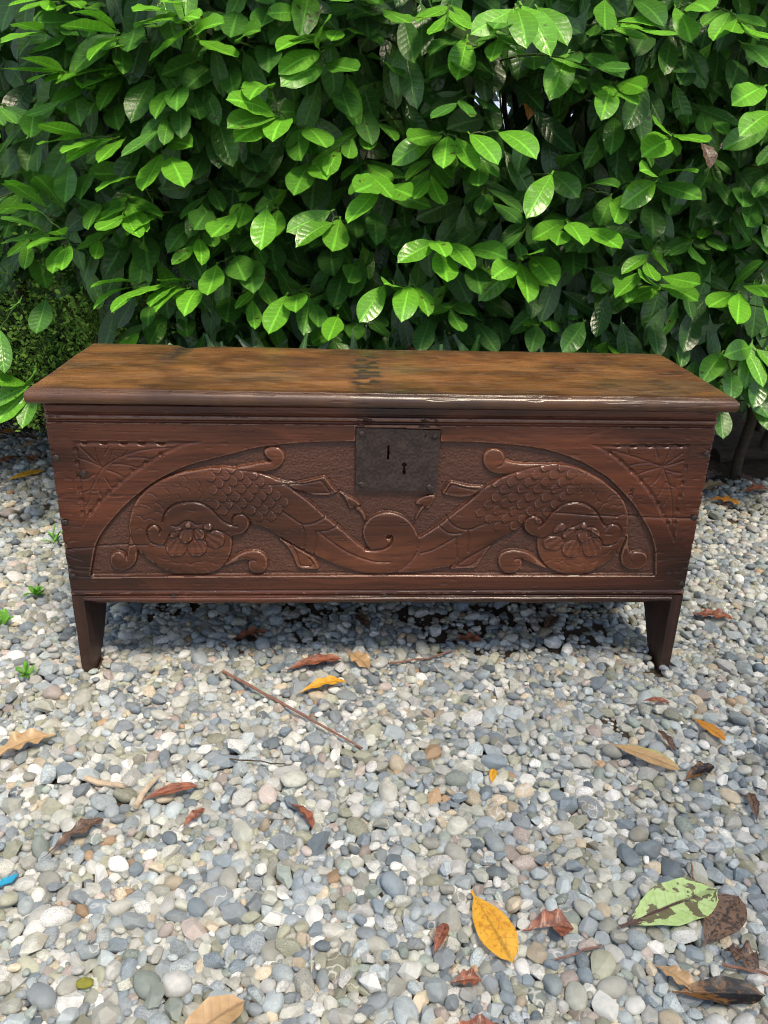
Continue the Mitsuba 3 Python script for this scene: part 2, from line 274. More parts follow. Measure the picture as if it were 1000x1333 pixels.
# ---------------------------------------------------------------- the carved chest
W2, ZT, ZB = 0.58, 0.5335, 0.168
TR = {"arch":[-5175,2070,-5342,2070,-5396,2081,-5387,2152,-5257,2622,-5234,2700,-5135,2899,-4975,3112,-4821,3292,-4669,3456,-4491,3619,-4317,3766,-4088,3941,-3809,4101,-3534,4232,-3263,4319,-2994,4392,-2725,4464,-2457,4545,-2190,4603,-1924,4645,-1526,4684,-1128,4707,-729,4719,892,4724,1283,4728,1717,4716,2155,4683,2507,4647,2820,4593,3092,4515,3276,4447,3509,4356,3749,4218,3992,4078,4218,3872,4416,3677,4585,3496,4769,3235,4919,3017,5027,2796,5087,2605,5118,2411,5163,2133,5168,2097,5158,2090,5095,2091,2614,2092,-1716,2094],"fishL":[-3406,4161,-3137,4214,-2870,4236,-2632,4209,-2394,4159,-2155,4098,-1943,4007,-1757,3882,-1544,3722,-1328,3545,-1110,3321,-889,3124,-721,2971,-523,2770,-352,2639,-245,2615,-332,2723,-389,2840,-420,2980,-392,3118,-298,3256,-154,3347,12,3389,180,3362,349,3290,480,3167,569,3028,618,2866,626,2678,581,2512,488,2368,342,2224,215,2151,0,2107,-302,2127,-603,2200,-860,2296,-1115,2415,-1284,2510,-1480,2612,-1701,2752,-1893,2876,-2110,3029,-2273,3105,-2410,3135,-2435,3180,-2462,3074,-2555,2966,-2696,2911,-2793,2898,-2780,2781,-2792,2657,-2843,2469,-2936,2311,-3068,2200,-3269,2126,-3553,2094,-3831,2120,-4022,2184,-4206,2311,-4385,2468,-4508,2623,-4586,2808,-4619,3022,-4592,3203,-4526,3412,-4411,3619,-4262,3781,-4090,3913,-3923,4000,-3758,4073,-3540,4146],"fishR":[597,2875,659,2894,783,2983,987,3136,1148,3284,1308,3430,1507,3603,1663,3761,1779,3882,1969,4019,2203,4126,2417,4209,2632,4273,2848,4321,3046,4337,3248,4308,3525,4223,3705,4130,3885,4033,4042,3915,4232,3767,4370,3601,4454,3419,4500,3203,4518,2984,4482,2827,4423,2636,4301,2459,4120,2281,3928,2166,3730,2101,3494,2101,3251,2167,3032,2297,2894,2506,2832,2697,2824,2855,2811,2902,2709,2917,2586,3011,2517,3135,2478,3066,2347,2991,2194,2916,2032,2798,1829,2632,1622,2513,1372,2369,1248,2272,1076,2248,776,2185,517,2151,172,2141,341,2248,487,2383,589,2535,633,2701],"curls":[[-2686,4195,-2604,4238,-2416,4268,-2254,4312,-2120,4333,-2014,4334,-2092,4384,-2143,4455,-2153,4525,-2111,4587,-2031,4616,-1925,4611,-1847,4570,-1796,4485,-1785,4401,-1814,4315,-1883,4229,-1992,4171,-2127,4144,-2261,4137,-2395,4139,-2607,4167],[-4569,3022,-4639,2784,-4681,2583,-4708,2420,-4727,2522,-4819,2595,-4928,2574,-5012,2461,-5021,2318,-4949,2216,-4808,2191,-4659,2236,-4549,2359,-4506,2502,-4502,2623,-4532,2784,-4544,3022],[-2935,2327,-2773,2469,-2629,2563,-2488,2604,-2348,2605,-2238,2564,-2171,2485,-2146,2375,-2165,2248,-2224,2168,-2339,2126,-2437,2152,-2504,2232,-2522,2327,-2491,2397,-2552,2422,-2693,2390,-2837,2327,-2966,2273],[1694,4447,1720,4538,1813,4603,1921,4608,2022,4575,2079,4495,2097,4392,2183,4363,2361,4336,2538,4326,2714,4334,2892,4326,2851,4298,2633,4259,2419,4186,2246,4138,2093,4125,1938,4129,1823,4182,1739,4274,1700,4366],[2116,2396,2145,2531,2260,2611,2420,2629,2624,2598,2795,2509,2931,2374,3109,2238,3006,2238,2813,2329,2644,2397,2558,2442,2607,2351,2558,2215,2443,2133,2301,2124,2169,2238],[4517,2890,4495,2779,4452,2636,4444,2443,4518,2281,4661,2209,4839,2209,4961,2281,4985,2411,4950,2540,4838,2598,4692,2598,4646,2553,4603,2604,4561,2732,4534,2953]],"fins":[[-1970,4018,-1810,3955,-1648,3936,-1485,3957,-1295,4010,-1132,4061,-1078,4047,-997,3931,-916,3814,-847,3770,-916,3731,-1053,3695,-1271,3700,-1435,3729,-1597,3795,-1758,3874],[-1976,2882,-1746,2752,-1514,2599,-1318,2480,-1240,2356,-1182,2200,-1401,2213,-1619,2231,-1674,2467,-1787,2687,-1920,2817],[2113,2860,1994,2727,1860,2513,1785,2345,1728,2224,1467,2233,1208,2199,1288,2320,1452,2465,1659,2608,1905,2774],[977,3744,1054,3847,1129,4002,1276,3950,1529,3894,1800,3891,1663,3761,1542,3693,1335,3665,1167,3691]],"barbs":[[-850,3756,-801,3745,-677,3695,-528,3603,-416,3509,-527,3481,-601,3441,-651,3435,-676,3494,-751,3682],[-509,3504,-571,3450,-445,3346,-394,3210,-352,3196,-340,3233,-362,3346,-438,3459],[518,3540,565,3621,662,3689,810,3730,923,3717,854,3582,797,3460,748,3433,710,3460,670,3514,594,3521],[718,3500,655,3509,577,3373,523,3236,563,3190,619,3350,699,3455]],"face":[[-4039,2963,-4023,3054,-3999,3175,-3959,3325,-3861,3460,-3720,3540,-3529,3571,-3340,3572,-3183,3492,-3081,3388,-2980,3254,-2875,3163,-2755,3112,-2755,3255,-2702,3330,-2592,3351,-2499,3301,-2441,3180,-2468,3074,-2555,2966,-2696,2911,-2834,2904,-2898,2996,-3101,3057,-3321,3041,-3594,3055,-3760,3024,-3903,2948,-3975,2748,-4114,2723,-4221,2763,-4282,2840,-4298,2962,-4269,3068,-4188,3129,-4094,3108,-4054,3039,-4066,2963],[2834,3105,2938,3198,3007,3352,3107,3474,3239,3566,3432,3603,3605,3583,3756,3507,3886,3386,3960,3263,4015,3170,4077,3139,4087,3062,4118,3155,4216,3171,4322,3140,4389,3031,4386,2890,4315,2779,4205,2731,4073,2737,4009,2889,3787,3045,3381,3075,3101,3012,2916,2855,2826,2893,2709,2917,2586,3011,2531,3135,2549,3243,2641,3320,2754,3326,2859,3274,2897,3182]],"petals":[[-3980,2686,-3912,2840,-3745,2872,-3614,2780,-3612,2625,-3688,2531,-3829,2500,-3936,2546],[-3596,2656,-3559,2780,-3389,2842,-3256,2780,-3241,2656,-3312,2547,-3440,2506,-3548,2547],[-3250,2873,-3216,2965,-3048,3026,-2915,2935,-2908,2812,-2984,2703,-3124,2672,-3232,2718],[-3906,2917,-3757,3070,-3646,3085,-3726,2933,-3771,2887,-3853,2887],[-3289,3117,-3149,3163,-3112,3102,-3144,3026,-3228,3001],[-3458,3040,-3320,3056,-3258,2965,-3277,2873,-3362,2842,-3442,2872],[-3726,2933,-3650,3040,-3565,3070,-3486,3040,-3475,2872,-3558,2789,-3642,2773,-3707,2826],[2926,2760,2971,2887,3169,2918,3320,2856,3309,2698,3171,2634,3023,2659],[3301,2634,3330,2761,3495,2840,3616,2793,3639,2603,3537,2481,3387,2522],[3686,2698,3699,2825,3832,2920,4014,2857,4049,2699,3995,2555,3856,2500,3733,2555],[3085,3028,3171,3152,3282,3183,3334,3106,3217,2997,3133,2981],[3268,2934,3327,3044,3463,3106,3542,3044,3471,2919,3332,2872],[3787,3045,3867,3092,3945,3046,3978,2952,3920,2904,3832,2920],[3554,2951,3585,3045,3653,3076,3737,3029,3761,2904,3701,2809,3613,2819]],"knobs":[-3548,3125,3654,3138],"grooves":[[-1852,3393,-1690,3273,-1513,3137,-1360,3138,-1193,3215,-1082,3291],[-1513,3137,-1460,2969,-1455,2784,-1480,2612],[-1237,3001,-1084,3007,-944,3063,-875,3109],[-1257,2994,-1238,2846,-1268,2659,-1298,2502],[-1209,2994,-1001,2816,-719,2597,-435,2463,-134,2368,101,2382],[-352,2634,-245,2615,-76,2630,51,2686,121,2771,143,2874,100,2920],[1114,3293,1197,3169,1329,3077,1523,3031,1668,3092,1873,3194],[1523,3031,1558,2821,1548,2584],[988,3122,1100,3007,1252,2951,1399,2984],[1306,2891,1327,2679,1357,2479],[673,2559,843,2607,1051,2726,1306,2891],[-1703,3912,-1486,3913,-1269,3958,-1160,3988,-1101,3901,-998,3760],[-1597,3795,-1325,3738,-998,3749],[-1708,2708,-1632,2577,-1577,2356,-1559,2285,-1281,2267,-1398,2445],[1973,2727,1705,2561,1520,2417,1313,2262,1638,2272,1796,2489],[1088,3758,1162,3932,1365,3862,1617,3819],[-3835,3115,-3755,3091,-3669,3146,-3610,3200,-3528,3213,-3462,3177,-3398,3122,-3300,3153],[3434,3113,3517,3131,3574,3184],[3736,3107,3850,3114],[-2143,4455,-2092,4384,-2013,4339,-2093,4339],[-2491,2397,-2412,2413,-2370,2400],[2097,4392,2067,4306,1970,4276],[2571,2433,2508,2450,2437,2432],[4646,2553,4627,2443,4672,2372],[-4067,2947,-4051,3039,-4094,3108,-4188,3129,-4269,3068,-4298,2962,-4282,2840,-4221,2763,-4114,2723,-4005,2711],[4087,3062,4120,3140,4216,3171,4322,3140,4389,3031,4386,2890,4315,2779,4205,2731,4073,2737],[4100,2968,4202,2965],[-4708,2420,-4721,2510,-4812,2591],[4498,3311,5368,3283,5803,3279],[3116,3398,3633,3357,4267,3320],[-5794,2631,-5298,2669,-4692,2710,-4307,2723],[-3999,3175,-3959,3325,-3861,3460,-3720,3540,-3529,3571,-3340,3572,-3183,3492,-3081,3388,-2980,3254,-2875,3163,-2755,3112,-2659,3103],[2820,3098,2938,3198,3007,3352,3107,3474,3239,3566,3432,3603,3605,3583,3756,3507,3886,3386,3960,3263,4015,3170,4077,3139],[-2755,3112,-2755,3255,-2702,3330,-2592,3351,-2499,3301,-2441,3180],[2826,2893,2709,2917,2586,3011,2531,3135,2549,3243,2641,3320,2754,3326,2859,3274,2897,3182]],"arcs":[[-5780,2529,-5653,2451,-5494,2404],[-5830,2357,-5620,2279,-5372,2279],[-5764,2232,-5577,2184,-5219,2168],[-5793,2637,-5633,2606],[-5778,2121,-5482,2057,-5313,2073],[-4199,3738,-4107,3724,-4066,3651],[-3886,3812,-3824,3754,-3843,3681],[-3716,3929,-3637,3915,-3628,3857],[-3560,4060,-3484,4003,-3492,3887],[-3536,3843,-3471,3814,-3468,3747],[-3326,3975,-3267,3903,-3299,3786],[-3312,3786,-3250,3713,-3296,3625],[-3680,3711,-3651,3667,-3674,3608],[-4327,3517,-4233,3517,-4185,3458],[-4081,3562,-3992,3504,-3972,3429],[-4097,3384,-4031,3370,-3993,3340],[-4455,3308,-4362,3294,-4316,3204],[-4316,3204,-4242,3270,-4126,3211],[-4483,3022,-4411,3068,-4333,3029],[-4403,2577,-4399,2530,-4382,2499],[-4113,2484,-4056,2437,-3945,2437],[-3893,2390,-3842,2342,-3742,2368],[-3644,2374,-3564,2327,-3491,2374],[-3448,2390,-3365,2374,-3279,2422],[-3230,2531,-3163,2485,-3091,2532],[-2982,2485,-2927,2463,-2842,2501],[-3156,2374,-3103,2327,-3047,2327],[-4211,2405,-4207,2358,-4178,2311],[-3986,2279,-3976,2232,-3938,2184],[-3737,2248,-3729,2168,-3690,2127],[-3501,2232,-3477,2168,-3410,2126],[-3288,2279,-3264,2216,-3196,2184],[3397,4251,3432,4192,3507,4149],[3618,4150,3580,4120,3579,4061],[3401,4104,3369,4015,3420,3942],[3516,3957,3485,3868,3537,3793],[3685,3958,3684,3854,3762,3794],[3833,3795,3814,3720,3854,3629],[4047,3675,4094,3745,4208,3737],[3931,3478,3948,3563,4043,3600],[4112,3509,4149,3555,4208,3540],[4240,3509,4279,3540,4337,3534],[3818,3584,3853,3635,3904,3614],[4222,3233,4226,3310,4320,3351],[4320,3351,4376,3363,4435,3351],[4410,3125,4470,3109,4497,3125],[2993,2394,3066,2394,3119,2442],[3197,2394,3274,2361,3354,2426],[3387,2394,3424,2329,3484,2313],[3595,2362,3673,2323,3755,2378],[3903,2362,4002,2394,4029,2475],[4100,2533,4185,2555,4230,2651],[3301,2248,3336,2199,3380,2199],[3549,2134,3563,2189,3538,2232],[3785,2134,3813,2189,3785,2248],[4015,2183,4029,2232,4002,2281],[4320,2636,4356,2588,4382,2507],[4415,2890,4454,2921,4479,2890]],"denseL":[-3168,4149,-2872,4199,-2527,4173,-2237,4068,-2000,3925,-1891,3750,-1827,3513,-1902,3363,-2102,3272,-2321,3301,-2429,3331,-2647,3345,-2810,3360,-2970,3419,-3046,3508,-3061,3714,-3076,3919],"denseR":[1680,3408,1730,3649,1873,3817,2036,4007,2206,4098,2418,4197,2633,4259,2850,4303,3026,4313,3209,4261,3380,4133,3425,3945,3350,3825,3211,3656,3089,3535,2944,3413,2843,3290,2636,3314,2505,3264,2382,3116,2254,3016,2063,3115,1879,3151,1716,3212],"latL":[-2962,3942,-2720,3950,-2829,3812],"latR":[1860,3554,2035,3414,1992,3698],"cornL":[-5388,4687,-3185,4698,-3505,4612,-3777,4484,-4053,4327,-4334,4141,-4563,3967,-4826,3734,-5066,3499,-5281,3261,-5411,3080,-5417,3290,-5408,3644,-5397,4048,-5389,4416],"cornR":[3604,4699,5399,4723,5417,4469,5423,4117,5406,3728,5399,3268,5425,2781,5218,3143,4836,3725,4497,4082,4114,4401,3841,4572],"notchT":[-5202,4667,-4880,4659,-4544,4656,-4232,4653,-3907,4656,4088,4686,4379,4683,4655,4688,4959,4693,5223,4698],"notchS":[-5372,4527,-5379,4289,-5387,4020,-5382,3789,-5397,3585,-5405,3349,-5247,3365,-5076,3572,-4895,3763,-4696,3952,-4451,4154,-4192,4306,-3924,4455,5389,4279,5387,3968,5380,3712,5376,3438,5392,3175,3969,4545,4186,4387,4395,4199,4607,4008,4831,3755,5003,3574,5133,3391,5241,3174],"engr":[[-5278,4578,-5119,4390,-4945,4208],[-5328,4382,-5129,4311,-4945,4208],[-5034,4558,-5030,4376,-4989,4278],[-4740,4518,-4790,4350],[-5384,3731,-5275,3755,-5191,3791],[-5191,3791,-5025,4079,-4945,4208,-4705,4365,-4432,4479,-4164,4551,-3743,4582],[-4767,4274,-4583,4275,-4353,4212],[-4493,4394,-4309,4401,-4102,4369],[-4858,4160,-4732,4115,-4608,4039],[-4926,4023,-4841,3836],[-5035,3993,-5062,3849,-5052,3733,-5009,3646],[-5325,3992,-5220,3992,-5104,4079],[-5194,3767,-5061,3768],[-4814,4560,-4880,4433],[-4481,4506,-4568,4422],[-5310,3468,-5242,3586,-5194,3767],[4956,4291,5075,4668],[4956,4291,5142,4438,5289,4555],[4956,4291,5158,4345,5315,4410],[5022,4232,5184,4189,5315,4169],[4862,4436,4799,4566,4775,4666],[4956,4291,4674,4391,4322,4504,3918,4616],[4706,4362,4540,4352,4351,4310],[4916,4276,4727,4230,4517,4135],[4959,4276,4934,4084,4803,3929],[5044,3981,5020,3816,4966,3710],[5145,3666,5109,3538],[4956,4291,5099,4026,5220,3727,5302,3330,5400,2892],[4320,4519,4264,4619],[5076,3996,5173,3922,5265,3883]],"nails":[-5711,4385,-5287,4085,-5750,3169,5734,4544,5756,3300,5722,1918,25,1668,3588,1628,-3922,1684,-5838,2089],"eye":[66,2892],"knot":[4465,3768]}
def pts(l): return np.array(l, float).reshape(-1, 2) * 1e-4
def chaikin(p, closed, n=2):
    for _ in range(n):
        q = np.vstack([p, p[:1]]) if closed else p
        a, b = q[:-1], q[1:]
        r = np.empty((2 * len(a), 2)); r[0::2] = 0.75 * a + 0.25 * b; r[1::2] = 0.25 * a + 0.75 * b
        p = r if closed else np.vstack([p[:1], r, p[-1:]])
    return p
def poly(l, sm=2): return shapely.Polygon(chaikin(pts(l), True, sm)).buffer(0)
DX = 0.00142
NX, NZ = int(round(2 * W2 / DX)) + 1, int(round((ZT - ZB) / DX)) + 1
gx, gz = np.linspace(-W2, W2, NX), np.linspace(ZB, ZT, NZ)
GX, GZ = np.meshgrid(gx, gz)
FX, FZ = GX.ravel(), GZ.ravel()
def inside(g):
    b = g.bounds; m = (FX >= b[0] - .01) & (FX <= b[2] + .01) & (FZ >= b[1] - .01) & (FZ <= b[3] + .01)
    out = np.zeros(FX.shape, bool); out[m] = shapely.contains_xy(g, FX[m], FZ[m]); return out
def dense(p, closed=False, step=0.0006):
    p = np.vstack([p, p[:1]]) if closed else p
    L = np.r_[0, np.cumsum(np.linalg.norm(np.diff(p, axis=0), axis=1))]
    t = np.arange(0, L[-1], step); return np.stack([np.interp(t, L, p[:, 0]), np.interp(t, L, p[:, 1])], 1)
def edge_distance(g, R=0.02):
    """signed distance to the outline, positive inside, clipped to R"""
    rings = [np.array(r.exterior.coords) for r in getattr(g, 'geoms', [g])]
    d = cKDTree(np.vstack([dense(r) for r in rings])).query(np.stack([FX, FZ], 1), distance_upper_bound=R)[0]
    return np.where(inside(g), 1, -1) * np.minimum(d, R)
def line_distance(lines, R=0.006):
    return np.minimum(cKDTree(np.vstack([dense(chaikin(pts(l), False, 2)) for l in lines])).query(np.stack([FX, FZ], 1), distance_upper_bound=R)[0], R)
def sm(a, b, x):
    t = np.clip((x - a) / (b - a), 0, 1); return t * t * (3 - 2 * t)
H = np.zeros(FX.shape)
PQ = np.stack([FX, FZ * 0, FZ], 1)
wav = meshkit.fbm(PQ * [3, 1, 40], 3, 2) - 0.5
wear = meshkit.fbm(PQ * 60, 3, 5) - 0.5
H += 0.0006 * wav
ins_arch = edge_distance(poly(TR['arch'], 1))
sunk = -0.0062 * sm(-0.0012, 0.0022, ins_arch) - 0.0010 * np.exp(-((ins_arch - 0.003) / 0.003) ** 2)
moat = np.full(FX.shape, 0.03)
bodies = {k: poly(TR[k], 1) for k in ('fishL', 'fishR')}
motifs = [('dolphin', [bodies['fishL']]), ('dolphin', [bodies['fishR']])]
for nm, k in (('scroll', 'curls'), ('fin', 'fins'), ('barb', 'barbs')):
    motifs += [(nm, [poly(l)]) for l in TR[k]]
region = np.full(FX.shape, -1)
raised = np.zeros(FX.shape)
for i, (nm, gs) in reversed(list(enumerate(motifs))):
    d = edge_distance(gs[0], 0.03)
    top = {'dolphin': 0.0052, 'scroll': 0.0052, 'fin': 0.0046, 'barb': 0.0042}[nm]
    h = top * (0.80 * sm(-0.0010, 0.0009, d) + 0.20 * sm(0.0, 0.004, d)) + (0.0024 * (1 - np.exp(-np.maximum(d, 0) / 0.012)) if nm != 'fin' else 0)
    if nm == 'fin': h -= 0.0008 * sm(0.0035, 0.0050, d)
    moat = np.minimum(moat, np.abs(d)); m = d > -0.0014
    if nm == 'dolphin': raised = np.where(m, np.maximum(h, np.where(d < 0.0006, raised, 0)), raised)
    else: raised = np.maximum(raised, h)
    region[d > -0.0004] = i
sunk -= 0.0010 * np.exp(-(moat / 0.0030) ** 2) * (raised < 0.003) * (ins_arch > 0)
H += np.where(ins_arch > -0.0012, sunk + raised * sm(-0.001, 0.003, ins_arch + 0.001), 0)
in_dol = (region == 0) | (region == 1)
# stippled ground of the carving
st = meshkit.noise(PQ * 380, 9)
ground_m = (ins_arch > 0.0005) & (raised < 0.0012)
H += np.where(ground_m, 0.0015 * (st - 0.5) + 0.0004 * (meshkit.noise(PQ * [60, 1, 260], 3) - 0.5), 0)
# overlapping scales
for kd, kl, sgn in (('denseL', 'latL', 1), ('denseR', 'latR', -1)):
    g = poly(TR[kd], 1); o, oa, ob = pts(TR[kl]); a, b = oa - o, ob - o
    ij = np.array([(i, j) for i in range(-12, 13) for j in range(-12, 13)])
    C = o + ij[:, :1] * a + ij[:, 1:] * b
    C = C + np.random.default_rng(3).normal(0, 0.0008, C.shape)
    C = C[shapely.contains_xy(g.buffer(0.004), C[:, 0], C[:, 1])]
    C = C[np.argsort(sgn * (C[:, 0] * 0.87 - sgn * 0.5 * C[:, 1]))]
    r = 0.0100
    val, done = np.zeros(FX.shape), np.zeros(FX.shape, bool)
    body = inside(bodies['fishL' if sgn > 0 else 'fishR'].buffer(-0.0015))
    for c in C:
        m = np.nonzero((np.abs(FX - c[0]) < r) & (np.abs(FZ - c[1]) < r))[0]
        dd = np.hypot(FX[m] - c[0], FZ[m] - c[1]); ok = (dd < r) & ~done[m] & body[m]
        mm, dd = m[ok], dd[ok]
        ang = np.arctan2(FZ[mm] - c[1], FX[mm] - c[0])
        uu = ((FX[mm] - c[0]) * sgn * 0.87 - (FZ[mm] - c[1]) * 0.5) / r; val[mm] = 0.0036 * np.clip((uu + 1) / 2, 0, 1) ** 1.3 - 0.0032 * sm(0.84, 1.0, dd / r) * sm(-0.5, 0.1, uu) - 0.0006; done[mm] = True
    H += val
# the masks: hood, curls and petals
flower = np.zeros(FX.shape, int)
for i, l in enumerate(TR['face']):
    d = edge_distance(poly(l), 0.02)
    H += 0.0014 * sm(-0.0004, 0.0010, d) - 0.0010 * np.exp(-(d / 0.0017) ** 2) * (d < 0.0005)
    flower[d > 0] = i + 1
taken = np.zeros(FX.shape, bool)
for j in [3, 4, 5, 6, 0, 1, 2, 10, 11, 12, 13, 7, 8, 9]:                # the short upper petals lie over the broad lower ones
    g = poly(TR['petals'][j]).buffer(0.0017 if j % 7 < 3 else 0.0010); d = edge_distance(g, 0.02); c = np.array(g.centroid.coords[0]); hub = pts(TR['knobs'])[0 if j < 7 else 1] + [0, 0.002]
    ax = unit(c - hub); s = (FX - hub[0]) * -ax[1] + (FZ - hub[1]) * ax[0]; t = (FX - hub[0]) * ax[0] + (FZ - hub[1]) * ax[1]
    ang = s / np.maximum(t, 0.004); tc = np.linalg.norm(c - hub)
    m = (d > 0) & ~taken
    h = (0.0006 + 0.0026 * sm(0.3 * tc, 1.5 * tc, t)) * sm(0, 0.0016, d) + 0.00055 * np.cos(ang * (30 if j % 7 < 3 else 20)) * sm(0.0005, 0.002, d) - 0.0012 * np.exp(-(d / 0.0010) ** 2) + (0.0008 if j % 7 >= 3 else 0)
    H += np.where(m, h, np.where((d > -0.0015) & ~taken, -0.0012 * np.exp(-(d / 0.0010) ** 2), 0)); taken |= d > 0
    flower[d > 0] = 1 if j < 7 else 2
for k in pts(TR['knobs']):
    d = np.hypot(FX - k[0], FZ - k[1]); H += 0.0032 * np.sqrt(np.clip(1 - (d / 0.0062) ** 2, 0, 1)) - 0.0010 * np.exp(-((d - 0.0070) / 0.001) ** 2)
# cut lines
d = line_distance(TR['grooves']); H -= 0.0023 * np.exp(-(d / 0.0013) ** 2) + 0.0004 * np.exp(-(d / 0.003) ** 2)
d = line_distance([TR['grooves'][5]]); H -= 0.0032 * np.exp(-(d / 0.0019) ** 2)      # the spiral of the joined tails
d = line_distance(TR['arcs']); H -= 0.0015 * np.exp(-(d / 0.0011) ** 2)
# corner leaves with notched borders
corner = np.zeros(FX.shape, int)
for i, k in enumerate(('cornL', 'cornR')):
    d = edge_distance(poly(TR[k], 0), 0.02); corner[d > 0] = i + 1
    H += -0.0020 * sm(-0.0003, 0.0008, d) * sm(0.009, 0.004, d) - 0.0008 * sm(0.0, 0.004, d)
for k, rr in (('notchT', (0.0078, 0.0052)), ('notchS', (0.0042, 0.0050))):
    for c in pts(TR[k]):
        u_, v_ = (FX - c[0]) / rr[0], (FZ - c[1]) / rr[1]; q = u_ ** 2 + v_ ** 2
        if k == 'notchT': H -= 0.0042 * np.where((v_ < 0.25) & (q < 1), np.clip((v_ + np.sqrt(np.clip(1 - u_ ** 2, 0, 1))), 0, 1), 0)
        else: H -= 0.0022 * np.sqrt(np.clip(1 - q, 0, 1))
d = line_distance(TR['engr']); H -= 0.0019 * np.exp(-(d / 0.0012) ** 2)
# the spiral's pierced eye, the knot, the gouges above the lock
for c, r, dp in ((( -0.0033 + 0.0035, 0.0), 0.0, 0), ):
    pass
eye = pts(TR['eye'])[0]; d = np.hypot(FX - eye[0], FZ - eye[1]); H -= 0.008 * sm(0.0050, 0.0034, d)
kn = pts(TR['knot'])[0]; q = np.hypot((FX - kn[0]) / 0.0045, (FZ - kn[1]) / 0.012); H -= 0.003 * sm(1.1, 0.5, q) * (0.5 + meshkit.noise(PQ * 300, 4))
for cx in (-0.040, 0.070):
    q = np.hypot((FX - cx) / 0.022, (FZ - 0.507) / 0.012); H -= 0.0045 * sm(1.0, 0.3, q) * sm(0.45, 0.65, meshkit.fbm(PQ * [130, 1, 260], 3, 8))
dents = sm(0.74, 0.80, meshkit.fbm(PQ * [45, 1, 120], 3, 21)); H -= 0.0007 * dents * (1 - ground_m)
# moulding along the top
zz = FZ + 0.0006 * wav
mould = zz > 0.5012
def bead(z, c, r): return r * np.sqrt(np.clip(1 - ((z - c) / r) ** 2, 0, 1))
prof = np.where(zz > 0.5195, 0.0, np.where(zz > 0.5175, -0.0024, np.where(zz > 0.5075, -0.0030 + bead(zz, 0.5125, 0.0050), np.where(zz > 0.5025, -0.0030 - 0.0008 * np.sin((zz - 0.5025) / 0.005 * np.pi), 0))))
H = np.where(mould, 0.6 * H + prof, H)
H -= 0.0018 * np.exp(-((zz - 0.1785) / 0.0012) ** 2)                    # line above the bottom bead
H += np.where(zz < 0.1772, -0.0012 + bead(zz, 0.1728, 0.0044) * 0.55, 0)
# lock bed
LP = np.array([[-0.0545, 0.497], [0.0918, 0.4945], [0.0905, 0.3795], [-0.0540, 0.382]])
lockg = shapely.Polygon(LP)
dl = edge_distance(lockg, 0.02)
H = np.where(dl > -0.001, np.minimum(H, -0.0030), H)
for (a, b, c, e) in ((-0.0015, 0.0045, 0.438, 0.467), (0.0262, 0.0350, 0.4105, 0.436)):
    H = np.where((FX > a) & (FX < b) & (FZ > c) & (FZ < e), -0.016, H)
# rounded, worn arrises at the ends of the plank
e = W2 - np.abs(FX); H -= 0.003 * np.exp(-e / 0.0016) * (1 + wear)
e2 = np.minimum(ZT - FZ, 9); H -= 0.002 * np.exp(-e2 / 0.0012)
chip = sm(0.62, 0.75, meshkit.fbm(PQ * [50, 1, 150], 3, 31)) * np.exp(-e / 0.012); H -= 0.003 * chip
V = np.stack([FX, -H, FZ], 1)
idx = np.arange(NX * NZ).reshape(NZ, NX)
q = np.stack([idx[:-1, :-1], idx[:-1, 1:], idx[1:, 1:], idx[1:, :-1]], -1).reshape(-1, 4)
F = np.vstack([q[:, [0, 1, 2]], q[:, [0, 2, 3]]])
dHx, dHz = np.gradient(H.reshape(NZ, NX), gz, gx)[::-1]
NRM = unit(np.stack([-dHx.ravel(), -np.ones(NX * NZ), -dHz.ravel()], 1)); 
regq = np.full(NX * NZ, 0)
names = {0: ('plank', 'mat_front')}
regq[ground_m] = 1; regq[(ins_arch > 0.0) & (region >= 0)] = 0
for i, (nm, gs) in enumerate(motifs): regq[region == i] = 10 + i
regq[flower == 1] = 60; regq[flower == 2] = 61
regq[corner == 1] = 70; regq[corner == 2] = 71
regq[mould] = 80
regq[(regq == 0) & (ins_arch > 0.0005)] = 1
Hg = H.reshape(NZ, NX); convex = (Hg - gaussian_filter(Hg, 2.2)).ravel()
rub_glint = convex + 0.0007 * (meshkit.fbm(PQ * [70, 1, 90], 3, 41) - 0.5) > 0.00075          # arrises: rubbed pale wear together with painted rim highlights
rub_glint &= ~ground_m & (dl < -0.001)
fr = rub_glint[q].all(1); fr = np.concatenate([fr, fr])
fq = regq[q[:, 0]]; fq = np.concatenate([fq, fq])
chest = thing('carved_chest', 'long dark oak chest with carved dolphins and an iron lock plate, standing on gravel', 'chest')
FBK = chest + '__front_board'
labels[FBK] = {'label': 'carved front board with a black iron-stained patch round the lock'}
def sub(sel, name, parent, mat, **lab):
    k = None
    for worn in (False, True):  # worn faces carry the wear colour with its painted rim highlight
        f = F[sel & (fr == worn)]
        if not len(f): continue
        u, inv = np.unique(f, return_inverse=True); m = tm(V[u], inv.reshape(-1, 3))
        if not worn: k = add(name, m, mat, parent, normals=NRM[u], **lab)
        elif k: add('001', m, 'mat_worn_glint', k, normals=NRM[u])            # a piece of the same part
    return k
